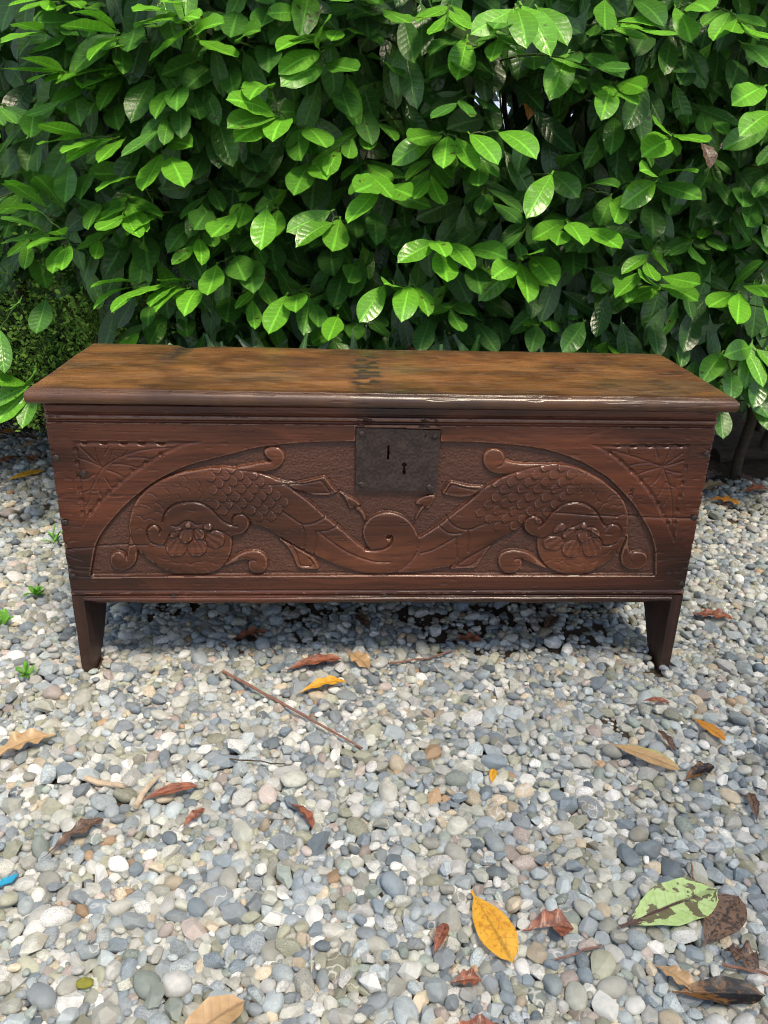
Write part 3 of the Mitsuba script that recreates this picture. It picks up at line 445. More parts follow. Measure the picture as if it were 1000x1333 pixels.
# the board's own mesh: face, back and edges
bf = F[fq == 0]; u, inv = np.unique(bf, return_inverse=True)
bv, bn = V[u], NRM[u]
def box(a, b): return trimesh.creation.box(bounds=[a, b])
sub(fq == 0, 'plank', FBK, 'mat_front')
core = box((-W2 + 0.0034, 0.0182, ZB), (W2 - 0.0034, 0.0224, ZT - 0.0026))
k0 = (gx > -0.05) & (gx < 0.085)
rim = []
add('board_back', core, 'mat_front', FBK)
def strip(ids, flip):                                  # closes the plank's edges back to its core
    a = V[ids]; b = a.copy(); b[:, 1] = 0.0186; n = len(ids); i = np.arange(n - 1)
    f = np.vstack([np.stack([i, i + 1, i + 1 + n], 1), np.stack([i, i + 1 + n, i + n], 1)])
    return tm(np.vstack([a, b]), f[:, ::-1] if flip else f)
add('board_edge', cat([strip(idx[:, 0], False), strip(idx[:, -1], True), strip(idx[0], True), strip(idx[-1], False)]), 'mat_front', FBK)
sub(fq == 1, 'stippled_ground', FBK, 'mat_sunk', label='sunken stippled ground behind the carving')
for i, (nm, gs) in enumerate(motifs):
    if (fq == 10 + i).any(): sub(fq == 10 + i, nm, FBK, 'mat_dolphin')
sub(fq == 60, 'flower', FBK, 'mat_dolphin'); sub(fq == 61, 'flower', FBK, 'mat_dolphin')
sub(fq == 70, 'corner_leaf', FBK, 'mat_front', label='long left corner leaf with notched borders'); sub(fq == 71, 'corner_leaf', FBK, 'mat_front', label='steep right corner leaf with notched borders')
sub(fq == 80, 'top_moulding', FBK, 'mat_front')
def nail_mesh(x, z, r, y0, h):
    n = 9; a = np.arange(n) * 2 * np.pi / n; j = rng.normal(0, 0.12, n)
    ring = lambda s, y: np.stack([x + r * s * (1 + j) * np.cos(a), np.full(n, y), z + r * s * (1 + j[::-1]) * np.sin(a)], 1)
    v = np.vstack([ring(1, y0 + 0.002), ring(1.0, y0 - 0.3 * h), ring(0.7, y0 - h), [[x, y0 - h * 1.15, z]]])
    f = []
    for k in range(2):
        for i in range(n): f += [[k * n + i, k * n + (i + 1) % n, (k + 1) * n + (i + 1) % n], [k * n + i, (k + 1) * n + (i + 1) % n, (k + 1) * n + i]]
    f += [[2 * n + i, 2 * n + (i + 1) % n, 3 * n] for i in range(n)]
    return tm(v, f)
def height_at(x, z): return H.reshape(NZ, NX)[int(np.clip((z - ZB) / DX, 0, NZ - 1)), int(np.clip((x + W2) / DX, 0, NX - 1))]
for c in pts(TR['nails']):
    x = np.clip(c[0], -W2 + 0.008, W2 - 0.008)
    add('nail', nail_mesh(x, c[1], 0.0056, -height_at(x, c[1]), 0.0020), 'mat_iron', FBK, smooth=40)
# lock plate with two key slots
slot1 = shapely.union_all([shapely.box(-0.0002, 0.4395, 0.0036, 0.466), shapely.Point(0.0040, 0.4530).buffer(0.0022)])
slot2 = shapely.union_all([shapely.Point(0.0306, 0.4305).buffer(0.0045), shapely.box(0.0288, 0.4120, 0.0326, 0.4300), shapely.box(0.0278, 0.4120, 0.0336, 0.4200)])
edge = np.vstack([np.linspace(a, b, 14, endpoint=False) for a, b in zip(LP, np.roll(LP, -1, 0))])
edge += np.random.default_rng(4).normal(0, 0.0004, edge.shape)
plate = shapely.Polygon(edge).difference(slot1).difference(slot2).difference(shapely.Point(0.0660, 0.4845).buffer(0.0017)).difference(shapely.Point(-0.0165, 0.394).buffer(0.0014))
pm = trimesh.creation.extrude_polygon(plate, 0.0022, engine='earcut')
pv = np.array(pm.vertices); pm = tm(np.stack([pv[:, 0], -pv[:, 2] + 0.0010, pv[:, 1]], 1), pm.faces[:, :])
pm.invert() if pm.volume < 0 else None
lk = add('lock_plate', pm, 'mat_iron', chest, label='dark iron lock plate with two keyholes')
for x, z in ((-0.0445, 0.4868), (0.0828, 0.4845), (-0.0440, 0.3925), (0.0760, 0.3880)):
    add('nail', nail_mesh(x, z, 0.0058, -0.0012, 0.0026), 'mat_iron', lk, smooth=40)
# bottom moulding between the legs
pz = np.array([[0.0030, 0.1679], [-0.0006, 0.1676], [-0.0016, 0.1655], [-0.0006, 0.1642], [-0.0030, 0.1630], [-0.0044, 0.1605], [-0.0040, 0.1575], [-0.0018, 0.1545], [0.0010, 0.1515], [0.0060, 0.1500], [0.0215, 0.1500], [0.0215, 0.1679]])
xs = np.linspace(-0.5565, 0.5565, 140); n = len(pz)
bm = np.array([[x, y + 0.0006 * math.sin(x * 37) * (z < 0.166), z + (0.0008 * math.sin(x * 11 + 1) + 0.0007 * math.sin(x * 61)) * (z < 0.160) + 0.006 * max(0, 1 - (x + 0.5565) / 0.025) * (z < 0.158)] for x in xs for y, z in pz])
bfac = []
for i in range(len(xs) - 1):
    for j in range(n):
        a, b = i * n + j, i * n + (j + 1) % n
        bfac += [[a, a + n, b + n], [a, b + n, b]]
bfac += [[0, j, j + 1] for j in range(1, n - 1)] + [[(len(xs) - 1) * n, (len(xs) - 1) * n + j + 1, (len(xs) - 1) * n + j] for j in range(1, n - 1)]
add('bottom_moulding', tm(bm, bfac), 'mat_front', FBK, smooth=35)
# lid
LY0, LY1, LZ = -0.0255, 0.3545, 0.5608
prof = [(0.3, 0.0)]
front = [(0.0180, 0.0), (0.0172, -0.0004), (0.0160, -0.0026), (0.0148, -0.0004), (0.0136, 0.0), (0.0120, -0.0002), (0.0107, -0.0026), (0.0095, -0.0006), (0.0080, -0.0005), (0.0040, -0.0022), (0.0012, -0.0060), (0.0, -0.0110), (0.0008, -0.0165), (0.0030, -0.0205), (0.0062, -0.0222)]
xs = np.unique(np.r_[np.linspace(-0.5985, -0.5900, 5), np.linspace(-0.59, 0.59, 330), np.linspace(0.59, 0.600, 5)])
ys_top = np.linspace(LY1, LY0 + 0.0180, 74)
cols = [(y, 0.0) for y in ys_top] + [(LY0 + a, b) for a, b in front[1:]] + [(LY1 - 0.004, -0.0222), (LY1, -0.018), (LY1 + 0.0, -0.004)]
cols = np.array(cols); n = len(cols)
lv = np.zeros((len(xs), n, 3)); lv[..., 0] = xs[:, None]; lv[..., 1] = cols[:, 0]; lv[..., 2] = LZ + cols[:, 1]
X, Y = lv[..., 0], lv[..., 1]
topm = (cols[:, 1] > -0.0030)[None]
jog = 0.010 * sm(-0.385, -0.345, X) * sm(LY0, LY1, Y) + 0.030 * np.exp(-np.abs((X + 0.388) / 0.024) ** 2.5) * (1 + 0.5 * (meshkit.noise(np.stack([X * 160, X * 0, X * 0], -1), 8) - .5)) * sm(0.2, LY1, Y)
lv[..., 1] -= jog - 0.006 * sm(-0.40, -0.59, X) * sm(0.1, LY1, Y) + 0.0015 * (meshkit.noise(np.stack([X * 18, X * 0, X * 0], -1), 3) - .5) * sm(0.2, LY1, Y)
lv[..., 2] += 0.0015 - 0.0030 * (X + 0.6) / 1.2 + 0.0022 * (meshkit.fbm(np.stack([X * 4, Y * 9, X * 0], -1), 3, 3) - 0.5) + 0.0009 * (meshkit.fbm(np.stack([X * 14, Y * 160, X * 0], -1), 3, 6) - 0.5) * topm
lv[..., 1] += 0.0014 * (meshkit.noise(np.stack([X * 23, X * 0 + 3, Y * 0], -1), 12) - 0.5) * (cols[:, 0] < 0)[None]
crack = np.exp(-((Y - 0.165 - 0.004 * np.sin(X * 21)) / 0.0016) ** 2) * sm(0.40, 0.46, X) * 0.0022 + np.exp(-((Y - 0.20 - 0.003 * np.sin(X * 40)) / 0.002) ** 2) * np.exp(-((X + 0.415) / 0.018) ** 2) * 0.003
for yy, xx in ((0.245, -0.033), (0.18, -0.035), (0.075, -0.030)):
    crack += 0.0020 * np.exp(-((Y - yy) / 0.006) ** 2) * np.exp(-((X - xx) / 0.016) ** 2)
lv[..., 2] -= crack * topm
endr = 0.600 - np.abs(X - 0.0007); lv[..., 2] += np.where(topm, -0.003 * np.exp(-np.maximum(endr, 0) / 0.003), 0.002 * np.exp(-np.maximum(endr, 0) / 0.003))
lv = lv.reshape(-1, 3); lf = []
for i in range(len(xs) - 1):
    j = np.arange(n); a = i * n + j; b = i * n + (j + 1) % n
    lf += [np.stack([a, b, b + n], 1), np.stack([a, b + n, a + n], 1)]
lf = np.vstack(lf)
j = np.arange(n); c0 = np.append(lv[:n].mean(0)[None], lv[-n:].mean(0)[None], 0); lv = np.vstack([lv, c0])
lf = np.vstack([lf, np.stack([j, np.full(n, len(lv) - 2), (j + 1) % n], 1), np.stack([(len(xs) - 1) * n + j, (len(xs) - 1) * n + (j + 1) % n, np.full(n, len(lv) - 1)], 1)])
lm = tm(lv, lf)
if lm.volume < 0: lm.invert()
add('lid', lm, 'mat_lid', chest, smooth=38, label='worn plank lid with a moulded front edge, cracked and blotched')
# end boards with an arched cut that leaves two feet each, back and bottom boards
def end_board(x0, x1, zfoot, name_label):
    ar = [(0.0005, zfoot), (0.056, zfoot), (0.100, 0.045), (0.138, 0.100), (0.158, 0.150), (0.166, 0.166), (0.174, 0.150), (0.194, 0.100), (0.232, 0.045), (0.276, zfoot), (0.3295, zfoot)]
    ar += [(0.3295, 0.531), (0.0225, 0.531), (0.0225, ZB - 0.0008), (0.0005, ZB - 0.0008)]
    m = trimesh.creation.extrude_polygon(shapely.Polygon(ar), x1 - x0, engine='earcut')
    v = np.array(m.vertices); v = np.stack([v[:, 2] + x0, v[:, 0], v[:, 1]], 1)
    m = tm(v, m.faces); m = m.subdivide_to_size(0.02)
    v = np.array(m.vertices)
    m.vertices = v
    if m.volume < 0: m.invert()
    # chamfer: taper the foot a little
    v = np.array(m.vertices); s = sm(0.14, 0.0, v[:, 2]); inner = np.abs(v[:, 0]) < (abs(x0) + abs(x1)) / 2
    v[:, 0] += np.sign(v[:, 0]) * 0.002 * s * inner
    v += 0.0012 * (meshkit.noise(v * 30, 3)[:, None] - 0.5)
    m.vertices = v
    return add('end_board', m, 'mat_leg', chest, smooth=30)
end_board(-0.5795, -0.5575, -0.004, ''); end_board(0.5575, 0.5795, -0.016, '')
add('back_board', box((-0.579, 0.330, 0.165), (0.579, 0.350, 0.531)), 'mat_leg', chest)
add('bottom_board', box((-0.5570, 0.0225, 0.175), (0.5570, 0.3295, 0.195)), 'mat_leg', chest)

# ---------------------------------------------------------------- gravel: settled by relaxation
def halfw(y): return 0.60 + 0.475 * (y + 0.95)
bands = [(-0.95, 0.16, 1.9, 0.0082), (0.16, 0.60, 1.5, 0.0088), (0.60, 1.90, 1.25, 0.0098)]
PX, RR = [], []
g = np.random.default_rng(7)
for y0, y1, lay, rm in bands:
    area = (halfw(y0) + halfw(y1)) * (y1 - y0); n = int(area * lay * 0.80 / (math.pi * rm * rm))
    y = g.uniform(y0, y1, n * 2); x = g.uniform(-1.4, 1.4, n * 2) * 1.4; ok = np.nonzero(np.abs(x) < halfw(y))[0][:n]
    # keep density even whatever the rejection left
    while len(ok) < n:
        yy, xx = g.uniform(y0, y1, n), g.uniform(-1.96, 1.96, n); o2 = np.abs(xx) < halfw(yy)
        y, x = np.r_[y[ok], yy[o2]], np.r_[x[ok], xx[o2]]; ok = np.arange(min(len(y), n))
    PX.append(np.stack([x[ok], y[ok], g.uniform(0, 0.05 * lay / 2, n)], 1)); RR.append(np.clip(rm * np.exp(g.normal(-0.06, 0.32, n)), 0.0042, 0.0185))
n = 7000; y = -0.90 + 1.2 * g.uniform(0, 1, n) ** 1.4; x = g.uniform(-1, 1, n) * halfw(y) * 0.97      # fine grit between the stones
PX.append(np.stack([x, y, g.uniform(0.025, 0.055, n)], 1)); RR.append(g.uniform(0.0026, 0.0046, n))
P, R = np.vstack(PX), np.concatenate(RR)
SQ = 0.72
feet = [(-0.5795, -0.5535, 0.0, 0.060), (0.5535, 0.5795, 0.0, 0.060), (-0.5795, -0.5535, 0.27, 0.33), (0.5535, 0.5795, 0.27, 0.33)]
Q = P.copy(); Q[:, 2] /= SQ
for it in range(90):
    Q[:, 2] -= 0.0016 if it < 70 else 0.0005
    if it % 2 == 0: pr = cKDTree(Q).query_pairs(0.040, output_type='ndarray')
    a, b = pr[:, 0], pr[:, 1]; dlt = Q[a] - Q[b]; L = np.linalg.norm(dlt, axis=1); need = 0.93 * (R[a] + R[b]) - L
    m = need > 0; a, b, dlt, L, need = a[m], b[m], dlt[m], L[m], need[m]
    push = dlt / np.maximum(L, 1e-6)[:, None] * (need * 0.5)[:, None]
    wa = (R[b] ** 2 / (R[a] ** 2 + R[b] ** 2))[:, None] * 2
    acc = np.zeros_like(Q); cnt = np.zeros(len(Q))
    for kx in range(3):
        acc[:, kx] = np.bincount(a, push[:, kx] * wa[:, 0], len(Q)) - np.bincount(b, push[:, kx] * (2 - wa[:, 0]), len(Q))
    cnt = np.bincount(a, minlength=len(Q)) + np.bincount(b, minlength=len(Q))
    Q += acc / np.maximum(cnt * 0.45, 1)[:, None]
    Q[:, 2] = np.maximum(Q[:, 2], R * 0.95)
    for (x0, x1, y0, y1) in feet:
        cx, cy, hx, hy = (x0 + x1) / 2, (y0 + y1) / 2, (x1 - x0) / 2, (y1 - y0) / 2
        dx, dy = Q[:, 0] - cx, Q[:, 1] - cy; ox, oy = hx + R * 0.9 - np.abs(dx), hy + R * 0.9 - np.abs(dy)
        m = (ox > 0) & (oy > 0); sx = m & (ox < oy); sy = m & ~sx
        Q[sx, 0] += np.sign(dx[sx]) * ox[sx]; Q[sy, 1] += np.sign(dy[sy]) * oy[sy]
P = Q.copy(); P[:, 2] *= SQ
# surface height map of the settled stones
HM = 0.004; hx0, hy0 = -2.1, -1.0; HW = np.full((int(3.1 / HM), int(4.2 / HM)), 0.0)
order = np.argsort(P[:, 2] + R * SQ); iy, ix = ((P[:, 1] - hy0) / HM).astype(int), ((P[:, 0] - hx0) / HM).astype(int)
iy, ix = np.clip(iy, 6, HW.shape[0] - 7), np.clip(ix, 6, HW.shape[1] - 7)
for dyy in range(-5, 6):
    for dxx in range(-5, 6):
        rr = np.hypot(dxx, dyy) * HM; m = rr < R
        np.maximum.at(HW, (iy[m] + dyy, ix[m] + dxx), P[m, 2] + SQ * np.sqrt(np.maximum(R[m] ** 2 - rr * rr, 0)))
near = (P[:, 1] < 0.2)
LEVEL = np.median(HW[(HW > 0)])
P[:, 2] -= LEVEL; HW -= LEVEL
SOIL = -LEVEL
top = P[:, 2] + R * SQ > gaussian_filter(HW, 3)[iy, ix] - 0.010
def hull(d):
    f = ConvexHull(d).simplices
    c = np.cross(d[f[:, 1]] - d[f[:, 0]], d[f[:, 2]] - d[f[:, 0]]); fl = (c * d[f].mean(1)).sum(1) < 0; f[fl] = f[fl][:, ::-1]
    u, inv = np.unique(f, return_inverse=True); return d[u], inv.reshape(-1, 3)
def fib(n, off=0.0):
    i = np.arange(n); z = 1 - (2 * i + 1) / n; th = i * 2.399963 + off
    return np.stack([np.sqrt(1 - z * z) * np.cos(th), np.sqrt(1 - z * z) * np.sin(th), z], 1)
def stone_shape(s, n):
    """one stone of about unit size -> vertices, faces, normals; rounded, half rounded or broken"""
    q = np.random.default_rng(s); kind = s % 20 / 20.0; ax = np.array([q.uniform(1.12, 1.55), q.uniform(0.86, 1.06), q.uniform(0.60, 0.86)])
    if kind < 0.27 or n < 40:
        d = fib(n, q.uniform(0, 6)); v, f = hull(d); d = v; r = np.ones(len(d))
        for _ in range(int(q.integers(3, 10))):
            nn = unit(q.normal(size=3)); k = q.uniform(0.62, 0.95); dn = d @ nn; r = np.minimum(r, np.where(dn > 0.05, k / np.maximum(dn, 0.05), 9))
        r = r ** 0.8 * (1 + 0.18 * (meshkit.noise(d * 1.6 + s, s) - 0.5) + 0.05 * (meshkit.noise(d * 4 + s, s) - 0.5)); v = d * r[:, None]; ang = 50
    else:
        m = int(q.integers(11, 17)); d = unit(fib(m, q.uniform(0, 6)) + q.normal(0, 0.28, (m, 3))) * q.uniform(0.92, 1.16, (m, 1)); v, f = hull(d)
        v, f = trimesh.remesh.subdivide(v, f)
        if kind < 0.60 or n > 90:
            w = 0.50 if kind < 0.60 else 0.16                           # how far the broken edges are worn down
            lv, lf = trimesh.remesh.subdivide_loop(*hull(d), iterations=1); v = (1 - w) * v + w * trimesh.proximity.closest_point_naive(tm(lv, lf), v)[0] if False else v * (1 - w) + w * unit(v) * 0.93
        v = v * (1 + 0.09 * (meshkit.noise(v * 2.3 + s, s) - 0.5))[:, None]; ang = 24
    m = tm(v * ax, f); v, f, nn = meshkit.arrays(m, ang)
    return v, f, nn
NSH = 60
LOD = [[stone_shape(s, n) for s in range(NSH)] for n in (64, 36, 14)]
def rots(n, q, tilt):
    az = q.uniform(0, 2 * np.pi, n); t = np.abs(q.normal(0, tilt, n)); ta = q.uniform(0, 2 * np.pi, n)
    Z = np.stack([np.sin(t) * np.cos(ta), np.sin(t) * np.sin(ta), np.cos(t)], 1); X = unit(np.cross(np.stack([-np.sin(az), np.cos(az), az * 0], 1), Z)); Y = np.cross(Z, X)
    return np.stack([X, Y, Z], -1)
ROT = rots(len(P), g, 0.34); SHP = g.integers(0, NSH, len(P)); U1, U2 = g.uniform(0.001, 0.999, len(P)), g.uniform(0.01, 0.99, len(P))
SC = R * 0.98
pp = project(P); inframe = (pp[:, 0] > -30) & (pp[:, 0] < 1030) & (pp[:, 1] > 300) & (pp[:, 1] < 1370)
# a stone counts as hidden when the chest stands in front of it
behind = (P[:, 1] > 0.0) & (np.abs(P[:, 0]) < 0.5 + 0.35 * P[:, 1]) & (pp[:, 1] < 770)
size_px = SC / pp[:, 2]
lod = np.where(inframe & top & ~behind, np.where((size_px > 0.0068) & (R > 0.0055), 0, 1), 2)
sc_ = np.where(inframe & ~behind & (P[:, 2] + R * SQ > gaussian_filter(HW, 2)[iy, ix] - 0.003), size_px, 0)
named = np.argsort(-sc_)[:300]; isn = np.zeros(len(P), bool); isn[named] = True
def stones_mesh(ids_by):
    vs, fs, uvs, ns, at = [], [], [], [], 0
    for (l, s), ids in ids_by.items():
        v, f, nn = LOD[l][s]; ids = np.array(ids); ns.append(np.einsum('kij,nj->kni', ROT[ids], nn).reshape(-1, 3))
        w = np.einsum('kij,nj->kni', ROT[ids], v) * SC[ids][:, None, None] + P[ids][:, None]
        vs.append(w.reshape(-1, 3)); fs.append((f[None] + (np.arange(len(ids)) * len(v))[:, None, None]).reshape(-1, 3) + at); at += len(ids) * len(v)
        uvs.append(np.repeat(np.stack([U1[ids], U2[ids]], 1), len(v), 0))
    return tm(np.vstack(vs), np.vstack(fs)), np.vstack(uvs), np.vstack(ns)
gr_key = 'gravel_bed'
labels[gr_key] = {'kind': 'structure'}
sheet = trimesh.creation.box(bounds=[(-1, -1, -1), (1, 1, 1)])
gxx = np.unique(np.r_[np.linspace(-60, -3, 12), np.linspace(-3, 3, 121), np.linspace(3, 60, 12)]); gyy = np.unique(np.r_[np.linspace(-60, -2, 12), np.linspace(-2, 3.4, 109), np.linspace(3.4, 60, 12)])
SX, SY = np.meshgrid(gxx, gyy); n = len(gxx)
SZ = SOIL + 0.004 + 0.012 * (meshkit.fbm(np.stack([SX * 9, SY * 9, SX * 0], -1), 3, 2) - 0.5)
bank = np.where(SX > -0.5, sm(0.95, 1.3, SY), sm(1.55, 1.9, SY)); SZ += 0.03 * bank + 0.02 * bank * meshkit.noise(np.stack([SX * 6, SY * 6, SX * 0], -1), 4)
SZ = np.where((SY < -1.05) | (np.abs(SX) > 0.62 + 0.475 * (np.clip(SY, -0.95, 2) + 0.95)), np.maximum(SZ, SOIL + 0.012), SZ)
ii = np.arange(n * len(gyy)).reshape(len(gyy), n); qd = np.stack([ii[:-1, :-1], ii[:-1, 1:], ii[1:, 1:], ii[1:, :-1]], -1).reshape(-1, 4)
add('gravel_bed', (np.stack([SX.ravel(), SY.ravel(), SZ.ravel()], 1), qd), 'mat_soil', None, smooth=True)
labels['gravel_bed'] = {'label': 'bed of mixed grey and beige gravel over dark soil', 'kind': 'structure'}
for i in named:
    v, f, nn = LOD[0][SHP[i]]; m = tm((v @ ROT[i].T) * SC[i] + P[i], f)
    add('pebble', m, 'mat_stone', gr_key, normals=nn @ ROT[i].T, uv=np.tile([[U1[i], U2[i]]], (len(v), 1)))
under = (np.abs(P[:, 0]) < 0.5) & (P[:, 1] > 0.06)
hollow = (meshkit.fbm(np.stack([P[:, 0] * 7, P[:, 1] * 7, P[:, 0] * 0], 1), 3, 15) > np.where(under, 0.55, 0.68)) & (P[:, 1] < 0.33) & (under | (P[:, 0] > 0.05)) & (g.uniform(0, 1, len(P)) < np.where(under, 0.42, 0.30)) & (P[:, 2] + R * SQ > -0.006) & (R > 0.005)   # soil and grit spots; those under the chest added to deepen its shadow
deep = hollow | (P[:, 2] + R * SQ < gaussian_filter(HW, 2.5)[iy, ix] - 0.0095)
grp = {}
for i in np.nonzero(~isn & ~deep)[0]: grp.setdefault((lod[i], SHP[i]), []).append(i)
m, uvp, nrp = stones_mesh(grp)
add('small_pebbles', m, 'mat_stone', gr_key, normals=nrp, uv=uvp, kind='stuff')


# ---------------------------------------------------------------- leaves
def leaf_template(nt, ns):
    t = np.concatenate([[-0.10, -0.04], np.linspace(0, 0.90, nt - 3), [0.945, 0.975, 1.0] if nt > 5 else [0.95, 1.0]]); s = np.linspace(-1, 1, ns)
    w = np.where(t < 0, 0.035, np.maximum(0.035 * (1 - np.clip(t, 0, 1)), 1.06 * np.clip(t, 0, 1) ** 0.80 * (1 - np.clip(t, 0, 1) ** 1.9) ** 0.80))
    w = w / w.max(); w[-1] = 0.0; w9 = np.interp(0.90, t, w); w = np.where(t > 0.90, w9 * np.interp(t, [0.90, 0.945, 0.975, 1.0], [1, 0.46, 0.18, 0.0]), w)
    TT, SS = np.meshgrid(t, s, indexing='ij'); WW = np.repeat(w[:, None], ns, 1)
    m, n = TT.shape; ii = np.arange(m * n).reshape(m, n); qd = np.stack([ii[:-1, :-1], ii[1:, :-1], ii[1:, 1:], ii[:-1, 1:]], -1).reshape(-1, 4)
    return TT.ravel(), SS.ravel(), WW.ravel(), np.vstack([qd[:, [0, 1, 2]], qd[:, [0, 2, 3]]])
TPL = {0: leaf_template(16, 7), 1: leaf_template(9, 5), 2: leaf_template(5, 3)}
def leaves(base, tip, nrm, width, curl, fold, cls, rnd, lod, wave=None, twist=None):
    """arrays of leaves -> vertices (k, n, 3), faces, uv"""
    t, s, w, f = TPL[lod]
    base, tip = np.asarray(base, float), np.asarray(tip, float); L = np.linalg.norm(tip - base, axis=1); ax = unit(tip - base)
    nz = unit(nrm - (nrm * ax).sum(1, keepdims=True) * ax); sd = np.cross(nz, ax)
    K = len(base)
    wave = np.zeros(K) if wave is None else wave; twist = np.zeros(K) if twist is None else twist
    tt = np.clip(t, 0, 1)[None]; c = curl[:, None]
    lx = t[None] * L[:, None]
    sy = s[None] * w[None] * (width / 2)[:, None]
    up = fold[:, None] * np.abs(sy) + c * L[:, None] * (4 * tt * (1 - tt)) * 0.35 + wave[:, None] * np.sin(tt * 19 + rnd[:, None] * 40 + (s[None] > 0) * 2.0) * np.abs(s[None]) ** 2 * w[None] * (width / 2)[:, None]
    up = up + twist[:, None] * sy * (tt - 0.5) * 2
    # quilted surface between the side veins
    ph = np.clip(t, 0, 1) * 9 - np.abs(s) * (1.5 - 0.5 * np.abs(s)); up = up + (0.0003 * np.cos(ph * 2 * np.pi) * (1 - np.abs(s)) * (lod == 0))[None]
    v = base[:, None] + lx[..., None] * ax[:, None] + sy[..., None] * sd[:, None] + up[..., None] * nz[:, None]
    uv = np.stack([np.broadcast_to(s * 0.49 + 0.5, (K, len(s))) + 2 * np.floor(rnd * 96)[:, None], np.broadcast_to(np.clip(t, 0, 1) * 0.98 + 0.01, (K, len(t))) + 2 * cls[:, None]], -1)
    return v, f, uv
def bake(v, f, uv):
    k, n = v.shape[:2]; return tm(v.reshape(-1, 3), (f[None] + (np.arange(k) * n)[:, None, None]).reshape(-1, 3)), uv.reshape(-1, 2)
